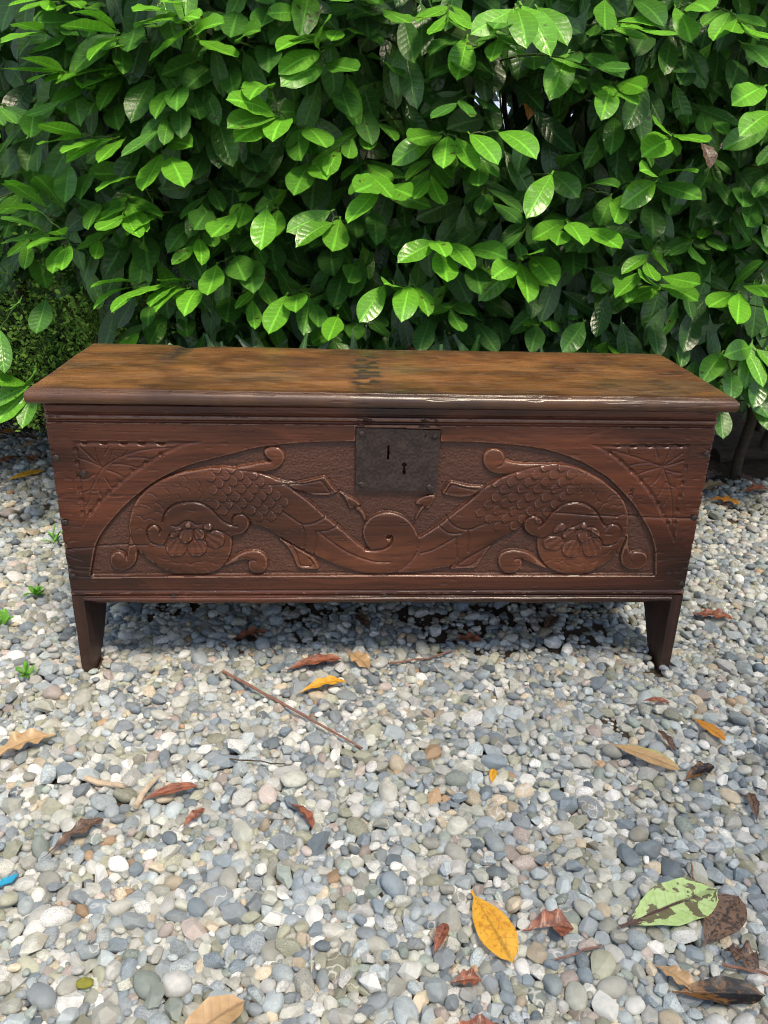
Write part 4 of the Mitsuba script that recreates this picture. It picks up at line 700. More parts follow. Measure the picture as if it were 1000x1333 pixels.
HERO = np.array([[-415,606,1185,-485,494,1147,8,1],[-430,586,1191,-482,476,1173,9,1],[-400,554,1197,-422,454,1187,9,0],[-388,579,1165,-474,539,1096,8,1],[-385,553,1144,-305,453,1156,9,0],[-377,596,1143,-290,518,1106,8,0],[-544,580,1150,-616,459,1144,8,1],[-551,613,1161,-604,485,1167,9,1],[-529,577,1140,-572,468,1086,9,1],[-489,647,1150,-597,578,1121,7,1],[-412,589,1176,-356,480,1166,8,0],[-689,612,1150,-755,520,1118,9,1],[-695,598,1151,-700,458,1145,9,1],[-653,566,1077,-699,454,1087,9,1],[-663,611,1079,-761,515,1074,8,1],[-675,600,1076,-699,489,1048,8,1],[-541,635,1087,-615,541,1044,7,1],[-560,614,1088,-665,533,1049,7,1],[-563,686,1080,-595,591,1006,6,1],[-493,670,1077,-530,581,984,5,0],[-421,631,1061,-465,522,990,7,1],[-426,616,1059,-417,505,1005,7,0],[-274,716,1158,-247,620,1075,5,0],[-293,585,1141,-239,476,1148,8,0],[-223,551,1006,-311,454,1026,9,0],[-220,556,1003,-312,457,975,8,0],[-221,576,999,-299,468,951,8,0],[-201,578,1001,-221,453,952,8,0],[-127,589,1129,-211,517,1078,8,0],[-124,602,1102,-207,508,1056,8,0],[-139,598,1149,-212,498,1116,9,0],[-116,616,1111,-50,503,1088,7,0],[-130,557,1132,-103,454,1172,9,0],[-83,764,1033,-92,717,918,3,0],[-40,686,1030,-16,595,954,6,0],[-177,657,986,-168,537,919,6,0],[-159,627,989,-114,506,945,7,0],[-233,593,1059,-264,459,1026,8,0],[-155,619,916,-184,504,851,8,0],[-146,607,916,-113,496,883,9,0],[-466,650,951,-394,532,941,7,0],[-454,578,920,-406,470,863,9,0],[-482,634,927,-503,514,853,7,1],[-634,572,960,-680,455,974,9,1],[-639,600,955,-701,491,936,7,1],[-602,594,950,-645,464,921,8,1],[-574,615,955,-664,542,903,8,1],[-555,619,955,-589,515,905,8,1],[-762,658,825,-810,554,860,7,1],[-756,658,809,-808,571,867,6,1],[-728,690,804,-742,573,877,6,1],[-740,560,806,-779,454,814,8,1],[-760,648,756,-815,536,790,6,1],[-758,639,753,-826,544,738,7,1],[-702,611,747,-754,500,732,8,1],[-691,581,734,-678,472,693,8,1],[-686,550,760,-673,453,775,9,1],[-530,624,879,-596,503,849,7,1],[-554,722,865,-611,637,789,5,0],[-504,632,812,-566,516,793,7,1],[-496,610,805,-541,501,763,8,1],[-430,716,784,-484,624,717,5,0],[-389,672,812,-405,542,775,6,0],[-321,585,810,-356,462,767,8,0],[-302,649,828,-309,543,781,7,0],[-246,553,821,-253,463,743,8,0],[-226,615,818,-231,507,763,7,0],[-103,553,796,-180,471,749,8,0],[-87,592,802,-102,466,743,9,0],[-108,574,819,-202,503,778,8,0],[-2,579,869,-70,487,799,8,0],[12,605,886,-54,482,862,8,0],[-365,576,699,-370,454,649,9,0],[-331,624,712,-292,496,675,7,0],[-291,616,705,-275,489,649,7,0],[-440,695,711,-397,577,665,5,0],[-556,587,656,-626,486,656,8,1],[-561,585,645,-629,498,607,9,1],[-523,553,649,-578,454,609,9,1],[-477,583,654,-545,464,638,9,1],[-459,601,648,-501,481,618,7,1],[-435,584,644,-487,469,608,9,1],[-411,601,642,-428,480,599,9,0],[-435,639,652,-489,523,670,7,1],[-536,673,596,-527,556,562,6,1],[-355,699,614,-349,572,571,5,0],[-209,563,636,-242,454,568,8,0],[-185,602,635,-182,463,614,8,0],[-159,621,624,-169,515,554,7,0],[-91,568,589,-111,458,554,9,0],[14,551,663,-43,468,594,9,0],[-49,690,555,-54,573,531,6,0],[-110,648,543,-162,538,527,7,0],[-666,695,1194,-671,639,1087,4,0],[-330,707,1111,-311,599,1043,5,0],[-385,728,1096,-380,620,1028,4,0],[-484,679,1006,-486,578,927,5,0],[-595,725,1029,-566,622,971,5,0],[-429,741,987,-398,637,930,4,0],[-362,704,987,-354,616,899,4,0],[-362,696,1109,-412,579,1049,4,0],[-402,716,931,-414,609,874,4,0],[-297,720,933,-270,613,893,3,0],[-261,705,901,-294,589,862,4,0],[-146,732,904,-152,621,816,4,0],[-55,752,812,-47,643,758,4,0],[-111,733,732,-100,605,675,4,0],[-73,697,691,-100,590,607,4,0],[-258,718,748,-233,601,682,4,0],[-309,713,622,-306,585,587,4,0],[-475,725,561,-449,616,525,4,0],[-565,743,758,-532,641,672,4,0],[-695,664,899,-682,564,823,6,1],[-655,696,884,-654,582,830,6,1],[-667,692,1048,-638,592,975,6,1],[-752,656,1013,-732,550,950,6,1],[-628,634,821,-627,521,772,6,1],[-568,676,837,-579,568,793,5,0],[-599,758,991,-541,649,957,3,0],[-530,722,976,-543,612,930,3,0],[-296,754,815,-303,641,778,4,0],[-356,746,874,-314,613,853,3,0],[-10,698,815,-3,592,746,4,0],[-46,776,940,-29,682,874,3,0],[-243,695,1149,-234,570,1085,4,0],[-75,768,1230,-83,680,1144,3,0],[-33,724,1225,-27,620,1160,4,0],[-178,752,1225,-173,633,1151,4,0],[-238,665,1216,-245,546,1164,5,0],[-304,673,1209,-309,563,1145,5,0],[-362,742,1217,-347,618,1164,4,0],[268,563,1213,173,505,1158,8,0],[275,580,1219,285,488,1134,9,0],[290,598,1225,343,520,1126,9,0],[328,623,1227,379,538,1148,7,0],[268,605,1216,218,499,1168,7,0],[182,696,1180,102,607,1131,6,0],[184,639,1169,156,546,1080,7,0],[266,760,1179,256,679,1068,3,0],[454,568,1236,432,465,1168,8,0],[543,662,1254,581,556,1190,7,0],[621,617,1235,630,524,1160,8,0],[648,605,1241,642,481,1208,8,0],[405,633,1146,354,548,1048,7,0],[441,639,1147,506,542,1093,6,0],[486,567,1084,448,475,1009,8,0],[515,607,1092,537,486,1068,8,0],[549,715,1031,527,637,948,5,0],[459,760,1123,424,643,1051,4,0],[127,597,980,26,578,916,8,0],[148,596,977,131,495,911,9,0],[166,576,973,197,484,909,9,0],[192,555,980,241,462,921,9,0],[255,563,986,318,454,933,9,0],[137,617,985,54,510,964,7,0],[203,660,920,220,554,874,5,0],[375,554,905,309,466,818,9,0],[394,657,913,448,570,859,7,0],[431,615,808,343,542,770,9,0],[474,569,795,519,454,762,9,0],[427,564,806,436,454,767,8,0],[414,576,789,378,454,766,8,0],[133,590,757,41,518,717,8,0],[148,601,740,149,470,684,9,0],[128,592,757,143,476,735,9,0],[166,607,753,205,487,707,8,0],[211,634,738,289,527,729,7,0],[73,568,661,50,465,596,9,0],[88,586,659,112,484,606,8,0],[44,591,645,11,480,676,8,0],[229,648,702,235,518,650,6,0],[323,591,710,235,567,630,8,0],[333,599,714,333,477,641,9,0],[362,613,726,396,489,677,8,0],[315,573,716,244,464,694,9,0],[327,591,719,357,482,751,9,0],[651,598,993,681,474,975,9,0],[640,587,981,548,493,943,9,0],[621,555,995,553,455,1007,9,0],[638,619,906,680,504,916,9,0],[612,568,895,523,511,843,9,0],[633,622,890,704,516,863,7,0],[600,553,910,535,455,917,9,0],[547,568,869,502,472,814,8,0],[479,655,878,516,518,882,7,0],[680,614,666,575,549,634,9,0],[658,555,695,707,454,692,9,0],[668,587,674,716,472,652,8,0],[655,601,676,581,491,701,8,0],[861,613,651,767,527,631,9,0],[853,567,658,806,454,606,9,0],[885,612,670,885,493,660,9,0],[914,565,628,878,454,602,9,0],[838,607,1093,736,522,1047,9,0],[839,551,1041,749,490,988,9,0],[875,630,1015,762,591,965,7,0],[804,684,1185,832,574,1123,6,0],[862,636,652,888,549,734,7,0],[11,596,876,67,478,857,8,0],[16,696,858,127,655,828,6,0],[48,669,1208,70,590,1114,5,0],[5,623,1214,54,512,1175,7,0],[171,732,1093,125,634,1012,3,0],[259,778,1071,270,695,991,3,0],[313,784,1101,380,711,1038,3,0],[434,711,918,433,586,949,4,0],[546,660,862,499,567,800,6,0],[669,741,845,650,628,769,4,0],[641,706,630,555,631,593,4,0],[752,726,600,742,623,542,4,0],[723,786,600,672,671,541,3,0],[796,748,739,791,637,678,4,0],[580,715,665,513,610,650,5,0],[837,752,848,804,652,792,3,0],[869,693,886,825,572,847,4,0],[895,674,853,834,554,807,5,0],[650,730,998,574,641,937,4,0],[166,783,601,210,703,518,3,0],[247,721,592,246,619,526,3,0],[324,752,560,317,642,513,3,0],[77,740,780,42,616,737,3,0],[546,716,782,474,625,736,4,0],[868,736,751,892,611,728,3,0],[736,760,890,693,668,823,4,0],[492,749,743,472,628,683,4,0],[824,732,1154,772,631,1089,4,0],[784,756,1178,752,670,1103,3,0],[651,760,1175,673,632,1117,3,0],[604,741,1202,552,639,1143,4,0],[517,721,1204,496,597,1144,4,0],[712,720,1149,658,627,1093,3,0],[472,757,1230,443,650,1156,4,0],[864,620,506,787,539,447,9,0],[930,620,522,833,548,515,9,0],[921,620,516,947,545,439,9,0],[950,620,517,1010,530,469,9,0],[892,620,467,863,530,408,5,0],[877,620,388,873,544,306,7,0],[957,620,389,991,530,328,7,0],[800,620,486,761,530,427,4,0],[757,620,561,731,543,485,4,0],[677,620,578,668,531,513,3,0],[-889,620,536,-867,554,448,7,0],[-837,620,407,-783,530,464,7,0],[-846,620,407,-905,530,435,8,0],[-841,620,402,-916,542,368,9,0],[-838,620,398,-904,536,329,8,0],[-829,620,398,-840,537,320,6,0],[919,620,428,984,546,359,5,0],[970,620,468,927,534,389,5,0],[856,620,447,823,562,357,5,0],[-720,620,730,-718,530,679,8,0],[-845,620,590,-797,530,617,8,0],[-772,620,609,-772,530,547,4,0],[506,620,576,437,532,519,4,0],[394,620,565,361,530,518,4,0],[243,620,572,285,530,517,3,0],[131,620,579,96,530,514,4,0]], float)
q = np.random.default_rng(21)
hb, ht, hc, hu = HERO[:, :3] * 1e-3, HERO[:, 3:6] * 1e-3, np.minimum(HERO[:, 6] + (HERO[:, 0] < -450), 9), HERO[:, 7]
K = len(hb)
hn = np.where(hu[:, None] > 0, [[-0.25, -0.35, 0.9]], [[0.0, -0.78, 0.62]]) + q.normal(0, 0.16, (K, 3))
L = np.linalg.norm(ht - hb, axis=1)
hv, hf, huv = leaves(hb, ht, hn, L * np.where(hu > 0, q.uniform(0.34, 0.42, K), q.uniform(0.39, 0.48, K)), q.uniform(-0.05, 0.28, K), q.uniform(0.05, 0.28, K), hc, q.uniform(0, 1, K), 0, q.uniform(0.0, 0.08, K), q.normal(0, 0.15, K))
hedge = thing('laurel_hedge', 'tall hedge of glossy broad green laurel leaves filling the view behind the chest', 'hedge')
for i in range(K):
    add('leaf', tm(hv[i], hf), 'mat_leaf', hedge, smooth=True, uv=huv[i])
# inner foliage: hanging older leaves layer on layer, denser towards the face of the hedge
def fill(n, seed, x0, x1, face, deep, z0, z1, c0, c1, lod, jit=0.5):
    q = np.random.default_rng(seed)
    x, z = q.uniform(x0, x1, n), q.uniform(z0, z1, n)
    clump = meshkit.fbm(np.stack([x * 3.4, x * 0 + seed, z * 3.4], 1), 3, seed)
    y = face + deep * q.uniform(0, 1, n) ** 1.3 + 0.30 * (0.5 - clump) + 0.9 * np.maximum(0, -0.72 - x)
    # leave a few dark hollows open
    hol = meshkit.fbm(np.stack([x * 3.0 + 5, x * 0 + 2, z * 3.6], 1), 2, 77)
    ok = ~((hol > 0.71) & (y < face + 0.22)) & ~((x < -0.66) & (z < 0.66 - 0.5 * np.maximum(0, x + 0.80)) & (y < 1.12)); x, y, z, clump = x[ok], y[ok], z[ok], clump[ok]; n = len(x)
    b = np.stack([x, y, z], 1)
    ax = unit(np.stack([q.normal(0, jit, n), q.normal(-0.28, 0.3, n), q.normal(-0.75, 0.35, n)], 1))
    L = q.uniform(0.095, 0.145, n)
    nr = np.stack([q.normal(0, 0.35, n), q.normal(-0.85, 0.25, n), q.normal(0.5, 0.3, n)], 1)
    return leaves(b, b + ax * L[:, None], nr, L * q.uniform(0.36, 0.46, n), q.uniform(-0.15, 0.30, n), q.uniform(0.02, 0.3, n), np.round(q.uniform(c0, c1, n)), q.uniform(0, 1, n), lod, q.uniform(0, 0.08, n), q.normal(0, 0.2, n)), b
vs = []
bulk = []
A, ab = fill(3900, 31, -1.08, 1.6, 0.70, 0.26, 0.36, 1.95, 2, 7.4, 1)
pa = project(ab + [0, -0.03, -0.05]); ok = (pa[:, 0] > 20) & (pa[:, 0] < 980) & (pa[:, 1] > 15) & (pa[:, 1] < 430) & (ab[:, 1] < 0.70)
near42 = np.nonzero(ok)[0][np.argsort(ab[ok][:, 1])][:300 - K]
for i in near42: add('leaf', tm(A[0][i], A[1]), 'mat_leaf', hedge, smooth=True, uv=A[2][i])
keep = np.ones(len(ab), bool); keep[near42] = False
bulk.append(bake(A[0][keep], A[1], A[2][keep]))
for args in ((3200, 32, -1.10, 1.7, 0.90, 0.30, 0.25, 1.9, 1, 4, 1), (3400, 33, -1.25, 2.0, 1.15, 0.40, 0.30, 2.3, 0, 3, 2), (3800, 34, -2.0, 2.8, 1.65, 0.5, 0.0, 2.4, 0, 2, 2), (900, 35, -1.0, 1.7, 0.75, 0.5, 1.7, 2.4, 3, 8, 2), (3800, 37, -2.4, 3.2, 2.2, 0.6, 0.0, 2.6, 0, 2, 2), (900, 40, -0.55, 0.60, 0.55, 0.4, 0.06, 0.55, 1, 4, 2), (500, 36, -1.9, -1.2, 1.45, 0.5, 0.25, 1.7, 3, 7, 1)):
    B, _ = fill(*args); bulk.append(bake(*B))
# leafy sprays that lie in layers over the face of the hedge
def spray(o, d, n, cl, q):
    d = unit(d); sidev = unit(np.cross(d, [0, 0, 1.0])); ln = q.uniform(0.16, 0.26); bs, ts, ns = [], [], []
    for k in range(n):
        f_ = 0.30 + 0.70 * k / (n - 1); b_ = o + d * ln * f_ + np.array([0, 0, -0.25 * ln * f_ * f_]); sg = 1 if k % 2 else -1
        a_ = unit(d * (0.45 + 0.8 * f_) + sidev * sg * (1.05 - 0.55 * f_) + np.array([0, 0, -0.35 - q.uniform(0, 0.45)])); bs.append(b_); ts.append(b_ + a_ * q.uniform(0.085, 0.130) * (1.05 - 0.15 * f_))
        ns.append(np.array([0.25 * sg * sidev[0], -0.55, 0.8]) + q.normal(0, 0.15, 3))
    return bs, ts, ns, [tube(bez(o - d * 0.06, o + d * ln + np.array([0, 0, -0.25 * ln]), [0, 0, 0.10 * ln], 8), np.linspace(0.0034, 0.0016, 8), 5, False)]
qs = np.random.default_rng(58); SB, STp, SN, SCl, SM = [], [], [], [], []
for i in range(120):
    x, z = qs.uniform(-1.10, 1.30), qs.uniform(0.50, 1.55); o = np.array([x, qs.uniform(0.74, 0.95), z]); n = int(qs.integers(5, 9))
    if x < -0.66 and z < 0.75: continue
    o[1] += 0.5 * max(0, -0.72 - x)
    r_ = spray(o, np.array([qs.normal(-0.25 if x < -0.2 else 0.05, 0.45), -0.9, qs.uniform(-0.25, 0.30)]), n, 0, qs); c0 = qs.choice([4.0, 5.0, 6.0, 7.0, 8.0]); SB += r_[0]; STp += r_[1]; SN += r_[2]; SM += r_[3]; SCl += list(np.clip(np.round(c0 + np.linspace(-1, 1, n)), 2, 9))
SB, STp, SN, SCl = np.array(SB), np.array(STp), np.array(SN), np.array(SCl); n = len(SB); Ls = np.linalg.norm(STp - SB, axis=1)
bulk.append(bake(*leaves(SB, STp, SN, Ls * qs.uniform(0.35, 0.44, n), qs.uniform(-0.25, 0.15, n), qs.uniform(0.05, 0.30, n), SCl, qs.uniform(0, 1, n), 1, qs.uniform(0.0, 0.08, n), qs.normal(0, 0.2, n))))
add('spray_stem', cat(SM), 'mat_shoot', hedge, smooth=True, kind='stuff')
at = 0; vv, ff, uu = [], [], []
for m, u in bulk: vv.append(m.vertices); ff.append(np.array(m.faces) + at); uu.append(u); at += len(m.vertices)
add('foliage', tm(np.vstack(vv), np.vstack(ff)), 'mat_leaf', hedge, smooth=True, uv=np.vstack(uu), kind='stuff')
# shoots that carry the traced leaves, and stems inside the hedge
left = set(range(K))
while left:
    i = min(left); c = hb[i]; mem = [j for j in left if np.linalg.norm(hb[j] - c) < 0.075]; left -= set(mem)
    c = hb[mem].mean(0); root = c + [q.uniform(-0.10, 0.10), q.uniform(0.22, 0.34), q.uniform(-0.14, -0.03)]
    ms = [tube(bez(root, c, [0, 0, 0.02], 7, 0.002), np.linspace(0.0036, 0.0019, 7), 6)]
    for j in mem:
        if np.linalg.norm(hb[j] - c) > 0.006: ms.append(tube(bez(c, hb[j] , [0, 0, 0.004], 4), 0.0013, 5))
    add('shoot', cat(ms), 'mat_shoot', hedge, smooth=True)
for i in range(26):
    x = q.uniform(-1.6, 1.6); y = q.uniform(1.0, 1.6); ms = [tube(bez([x, y, -0.05], [x + q.normal(0, .25), y - q.uniform(-0.1, 0.3), q.uniform(1.5, 2.2)], [q.normal(0, .05), 0, 0], 14, 0.012), np.linspace(q.uniform(0.012, 0.026), 0.005, 14), 8)]
    for _ in range(5):
        z = q.uniform(0.3, 1.5); p0 = np.array([x, y, z]); ms.append(tube(bez(p0, p0 + [q.normal(0, .25), q.uniform(-0.45, 0.1), q.uniform(0.0, 0.3)], [0, 0, 0.03], 8, 0.006), np.linspace(0.006, 0.0025, 8), 6))
    add('stem', cat(ms), 'mat_bark', hedge, smooth=True)
# a few yellowed and brown leaves caught in the hedge
dead = np.array([[0.350, 0.78, 1.10, 0.352, 0.74, 1.02, 6], [0.700, 0.56, 0.975, 0.715, 0.53, 0.925, 3], [0.66, 0.78, 0.74, 0.63, 0.74, 0.67, 1], [-0.93, 0.86, 0.93, -0.95, 0.82, 0.86, 1], [-0.29, 0.74, 0.69, -0.28, 0.70, 0.63, 1], [0.08, 0.6, 0.515, 0.10, 0.55, 0.47, 1]])
for r in dead:
    v, f, uv = leaves(r[None, :3], r[None, 3:6], np.array([[0.2, -0.8, 0.4]]), np.array([0.035]), np.array([0.3]), np.array([0.5]), r[None, 6], q.uniform(0, 1, 1), 0, np.array([0.1]))
    add('withered_leaf', tm(v[0], f), 'mat_fallen', hedge, smooth=True, uv=uv[0], label='brown or yellow withered leaf among the green')

# ---------------------------------------------------------------- small-leaved shrub at the left
shrub = thing('small_leaved_shrub', 'light green shrub of tiny leaves low at the left, between the hedge and the chest', 'shrub')
q = np.random.default_rng(41)
n = 520; ends, lv_, lb_, st_ = [], [], [], []
for i in range(n):
    x = q.uniform(-1.55, -0.50); root = np.array([x, q.uniform(1.45, 1.95) if x < -0.85 else q.uniform(1.0, 1.4), 0.0]); tip = np.array([x + q.normal(0, 0.12), q.uniform(0.66, 0.98), q.uniform(0.27, 0.78) * (0.85 if x > -0.8 else 1)])
    if i >= 330: root = np.array([q.uniform(-1.85, -0.95), q.uniform(1.5, 2.0), 0.0]); tip = root + [q.normal(0, 0.12), q.uniform(-0.5, -0.2), q.uniform(0.7, 1.55)]
    c = bez(root, tip, [0, 0, 0.02], 16, 0.010); st_.append(tube(c, np.linspace(0.0022, 0.0008, 16), 4, False))
    for k in range(6, 16):
        for _ in range(8):
            b = c[k] + q.normal(0, 0.012, 3); d = unit(np.array([q.normal(0, .6), q.normal(-.4, .5), q.normal(.25, .5)])); lv_.append(b); lb_.append(d)
b, d = np.array(lv_), np.array(lb_); n = len(b); L = q.uniform(0.010, 0.019, n); nr = unit(np.stack([q.normal(0, .4, n), q.normal(-.5, .3, n), q.normal(.7, .3, n)], 1)); sd = unit(np.cross(nr, d))
v = np.stack([b, b + (0.5 * L)[:, None] * d + (0.27 * L)[:, None] * sd, b + L[:, None] * d, b + (0.5 * L)[:, None] * d - (0.27 * L)[:, None] * sd], 1)
f = np.array([[0, 1, 2], [0, 2, 3]])
add('foliage', tm(v.reshape(-1, 3), (f[None] + (np.arange(n) * 4)[:, None, None]).reshape(-1, 3)), 'mat_small', shrub, uv=np.repeat(q.uniform(0, 1, (n, 2)), 4, 0), kind='stuff')
add('stem', cat(st_), 'mat_bark', shrub, kind='stuff')

# ---------------------------------------------------------------- fallen leaves, sticks and odd things on the gravel
HS = gaussian_filter(maximum_filter(HW, 5), 1.5)
def gz_at(x, y): return HS[np.clip(((np.asarray(y) - hy0) / HM).astype(int), 0, HW.shape[0] - 1), np.clip(((np.asarray(x) - hx0) / HM).astype(int), 0, HW.shape[1] - 1)]
def fallen(label, a, b, width, cls, curl=0.1, fold=0.15, wave=0.12, lift=0.002, twist=0.0, roll=0.0, seed=0, group=None, hole=None, name='fallen_leaf', cat_='leaf'):
    a, b = np.array(a, float), np.array(b, float)
    t = np.linspace(0, 1, 7)[:, None]; ln = a + (b - a) * t; z = gz_at(ln[:, 0], ln[:, 1]); s, c = np.polyfit(t[:, 0], z, 1); c += max(0, (z - (s * t[:, 0] + c)).max() * 0.4)
    A_, B_ = np.r_[a, c + lift], np.r_[b, c + s + lift]; side = unit(np.cross([0, 0, 1], B_ - A_))
    v, f, uv = leaves(A_[None], B_[None], np.array([[0, 0, 1.0]]) + roll * side[None], np.array([width]), np.array([curl * 0.5]), np.array([fold * 0.7]), np.array([float(cls)]), np.array([(seed * 0.137) % 1]), 0, np.array([wave]), np.array([twist]))
    if hole is not None:
        tt, ss = TPL[0][0], TPL[0][1]; bad = np.zeros(len(tt), bool)
        for (h0, h1, s0, s1) in hole: bad |= (tt > h0) & (tt < h1) & (ss > s0) & (ss < s1)
        f = f[~bad[f].any(1)]
    m = tm(v[0], f)
    k = add(name, m, 'mat_fallen', None, smooth=True, uv=uv[0], label=label, category=cat_)
    if group: labels[k]['group'] = group
    return k
fallen('bright orange-yellow fallen leaf lying flat on the gravel in front', (0.103, -0.543), (0.137, -0.640), 0.050, 0, 0.10, 0.16, 0.05, seed=1)
fallen('torn rust-red curled leaf just beside the orange-yellow leaf', (0.164, -0.596), (0.226, -0.594), 0.038, 1, 0.4, 0.7, 0.25, seed=2, hole=[(0.1, 0.5, -1.1, -0.2)])
fallen('large pale green leaf blotched with brown', (0.300, -0.592), (0.440, -0.540), 0.066, 2, 0.12, 0.12, 0.08, seed=3)
fallen('grey-brown leaf touching the tip of the large green blotched leaf', (0.392, -0.618), (0.466, -0.550), 0.050, 3, 0.1, 0.1, 0.06, seed=4)
fallen('wet blackish leaf with a tan base in the lower right corner', (0.330, -0.688), (0.432, -0.694), 0.036, 4, 0.05, 0.5, 0.1, seed=5)
fallen('crumpled brown leaf between the grey-brown leaf and the wet blackish leaf', (0.410, -0.625), (0.440, -0.662), 0.028, 3, 0.6, 0.8, 0.6, twist=0.7, seed=6)
fallen('tan fallen leaf with one green half right of the centre', (0.386, -0.252), (0.482, -0.305), 0.036, 7, 0.15, 0.25, 0.05, seed=7)
fallen('small orange-brown leaf on the gravel in front of the right foot', (0.558, -0.176), (0.586, -0.240), 0.024, 6, 0.2, 0.3, 0.08, seed=8)
fallen('tan and rust curled leaf at the left picture edge below the chest', (-0.572, -0.203), (-0.640, -0.258), 0.042, 5, 0.5, 0.7, 0.3, twist=0.4, seed=9)
fallen('narrow russet leaf near the two pale sticks', (-0.380, -0.356), (-0.303, -0.324), 0.021, 1, 0.25, 0.5, 0.1, seed=10)
fallen('short broken russet leaf scrap below the narrow russet leaf', (-0.313, -0.405), (-0.285, -0.373), 0.014, 1, 0.4, 0.6, 0.4, seed=11)
fallen('rust leaf folded and standing on edge in the middle of the gravel', (-0.156, -0.370), (-0.120, -0.420), 0.020, 1, 0.3, 1.2, 0.15, roll=0.7, seed=12)
fallen('dark brown shrivelled leaf left of centre, like a strip of bark', (-0.492, -0.460), (-0.432, -0.390), 0.020, 3, 0.5, 0.6, 0.5, twist=0.5, seed=13)
fallen('curled yellow-orange leaf near the upper end of the long stick', (-0.152, -0.084), (-0.069, -0.052), 0.026, 0, 0.5, 0.6, 0.2, seed=14)
fallen('rust-brown leaf lying under the front edge of the chest', (-0.182, -0.004), (-0.076, 0.024), 0.030, 1, 0.3, 0.6, 0.15, seed=15)
fallen('pale yellowish leaf scrap beside the rust-brown leaf under the chest', (-0.063, 0.045), (-0.026, -0.012), 0.036, 5, 0.4, 0.4, 0.3, seed=16)
fallen('large tan leaf cut off by the bottom edge of the picture', (-0.262, -0.735), (-0.190, -0.680), 0.044, 5, 0.2, 0.5, 0.1, seed=17)
fallen('mottled rust leaf at the very bottom right of the middle', (0.034, -0.742), (0.112, -0.730), 0.036, 1, 0.3, 0.3, 0.3, seed=18)
fallen('little rust scrap just above the mottled rust leaf at the bottom', (0.058, -0.669), (0.093, -0.665), 0.020, 1, 0.5, 0.8, 0.4, seed=19)
fallen('golden yellow leaf on the gravel left of the chest', (-1.098, 1.008), (-1.020, 1.092), 0.044, 0, 0.1, 0.2, 0.06, seed=20)
fallen('orange-brown leaf farthest back on the left gravel', (-1.300, 1.438), (-1.236, 1.506), 0.048, 6, 0.3, 0.3, 0.1, seed=21)
fallen('reddish brown leaf behind the golden yellow leaf at left', (-1.185, 1.152), (-1.150, 1.236), 0.036, 1, 0.3, 0.3, 0.1, seed=22)
fallen('russet leaf on the gravel to the right of the right foot', (0.708, 0.194), (0.784, 0.163), 0.034, 1, 0.25, 0.6, 0.3, seed=23)
fallen('small rust curl on the gravel below the russet leaf at right', (0.482, -0.124), (0.526, -0.138), 0.016, 1, 0.3, 0.6, 0.1, seed=24)
RL = ['tan dead leaf at the foot of the hedge, right beside the chest', 'rust dead leaf at the right picture edge on the gravel border', 'orange dead leaf nearest the chest on the gravel border at right', 'dark brown dead leaf in the shade behind the orange one, right',
      'dark brown dead leaf near the cut branch under the hedge', 'grey-brown dead leaf lying across the orange one at right', 'rust dead leaf beyond the right picture edge, only its tip in view', 'brown dead leaf at the base of the round post']
LL = ['dark brown dead leaf nearest the pipe at the left edge', 'rust dead leaf just below the pipe at left', 'brown dead leaf on the far left gravel beside the shrub', 'tan dead leaf behind the reddish brown leaf, left gravel', 'brown dead leaf between pipe and orange-brown leaf', 'dark dead leaf under the edge of the shrub, left', 'small rust leaf between the reddish brown and golden yellow leaves', 'rust dead leaf behind the pipe at left', 'dark dead leaf by the pipe where the chest hides it']
for i, (x, y, an, L, c) in enumerate([(1.142, 1.0, -2.6, .11, 5), (1.174, .935, .3, .10, 1), (1.036, .87, -.4, .09, 6), (1.10, 1.04, .8, .10, 3), (1.24, 1.0, 2.2, .09, 3), (1.02, .95, 1.2, .09, 3), (1.30, .93, .1, .1, 1), (1.16, 1.12, 2.8, .1, 3)]):
    fallen(RL[i], (x, y), (x + L * math.cos(an), y + L * math.sin(an)), 0.042, c, 0.4, 0.4, 0.2, lift=0.006, seed=30 + i, group='dead leaves under the hedge at right')
for i, (x, y, an, L, c) in enumerate([(-1.42, 1.58, .6, .09, 3), (-1.36, 1.50, 2.2, .08, 1), (-1.23, 1.42, -.4, .09, 3), (-1.17, 1.30, .9, .07, 5), (-1.30, 1.60, .2, .09, 3), (-1.20, 1.52, 1.9, .08, 3), (-1.12, 1.22, -.9, .07, 1), (-1.38, 1.66, 1.2, .08, 1), (-1.15, 1.60, 3.0, .08, 3)]):
    fallen(LL[i], (x, y), (x + L * math.cos(an), y + L * math.sin(an)), 0.036, c, 0.4, 0.4, 0.2, lift=0.006, seed=50 + i, group='dead leaves by the pipe at left')
fallen('tiny yellow leaf upright between stones in the middle right', (0.162, -0.331), (0.172, -0.297), 0.012, 0, 0.2, 0.4, 0.1, seed=61)
fallen('small red-brown scrap left of the orange-yellow leaf', (0.040, -0.628), (0.060, -0.586), 0.016, 1, 0.4, 0.9, 0.2, seed=62)
fallen('thin dark wet leaf half buried at right below the tan and green leaf', (0.480, -0.330), (0.545, -0.290), 0.024, 4, 0.3, 0.6, 0.3, seed=63)
fallen('pinkish tan leaf scrap above the wet blackish leaf', (0.318, -0.650), (0.350, -0.688), 0.022, 5, 0.4, 0.8, 0.3, seed=64)
fallen('little brown curl at the right picture edge, halfway down the gravel', (0.560, -0.410), (0.572, -0.357), 0.016, 3, 0.4, 0.8, 0.3, seed=65)
fallen('small brown curl close behind the tan and green leaf', (0.480, -0.200), (0.492, -0.256), 0.014, 3, 0.4, 0.8, 0.3, seed=66)
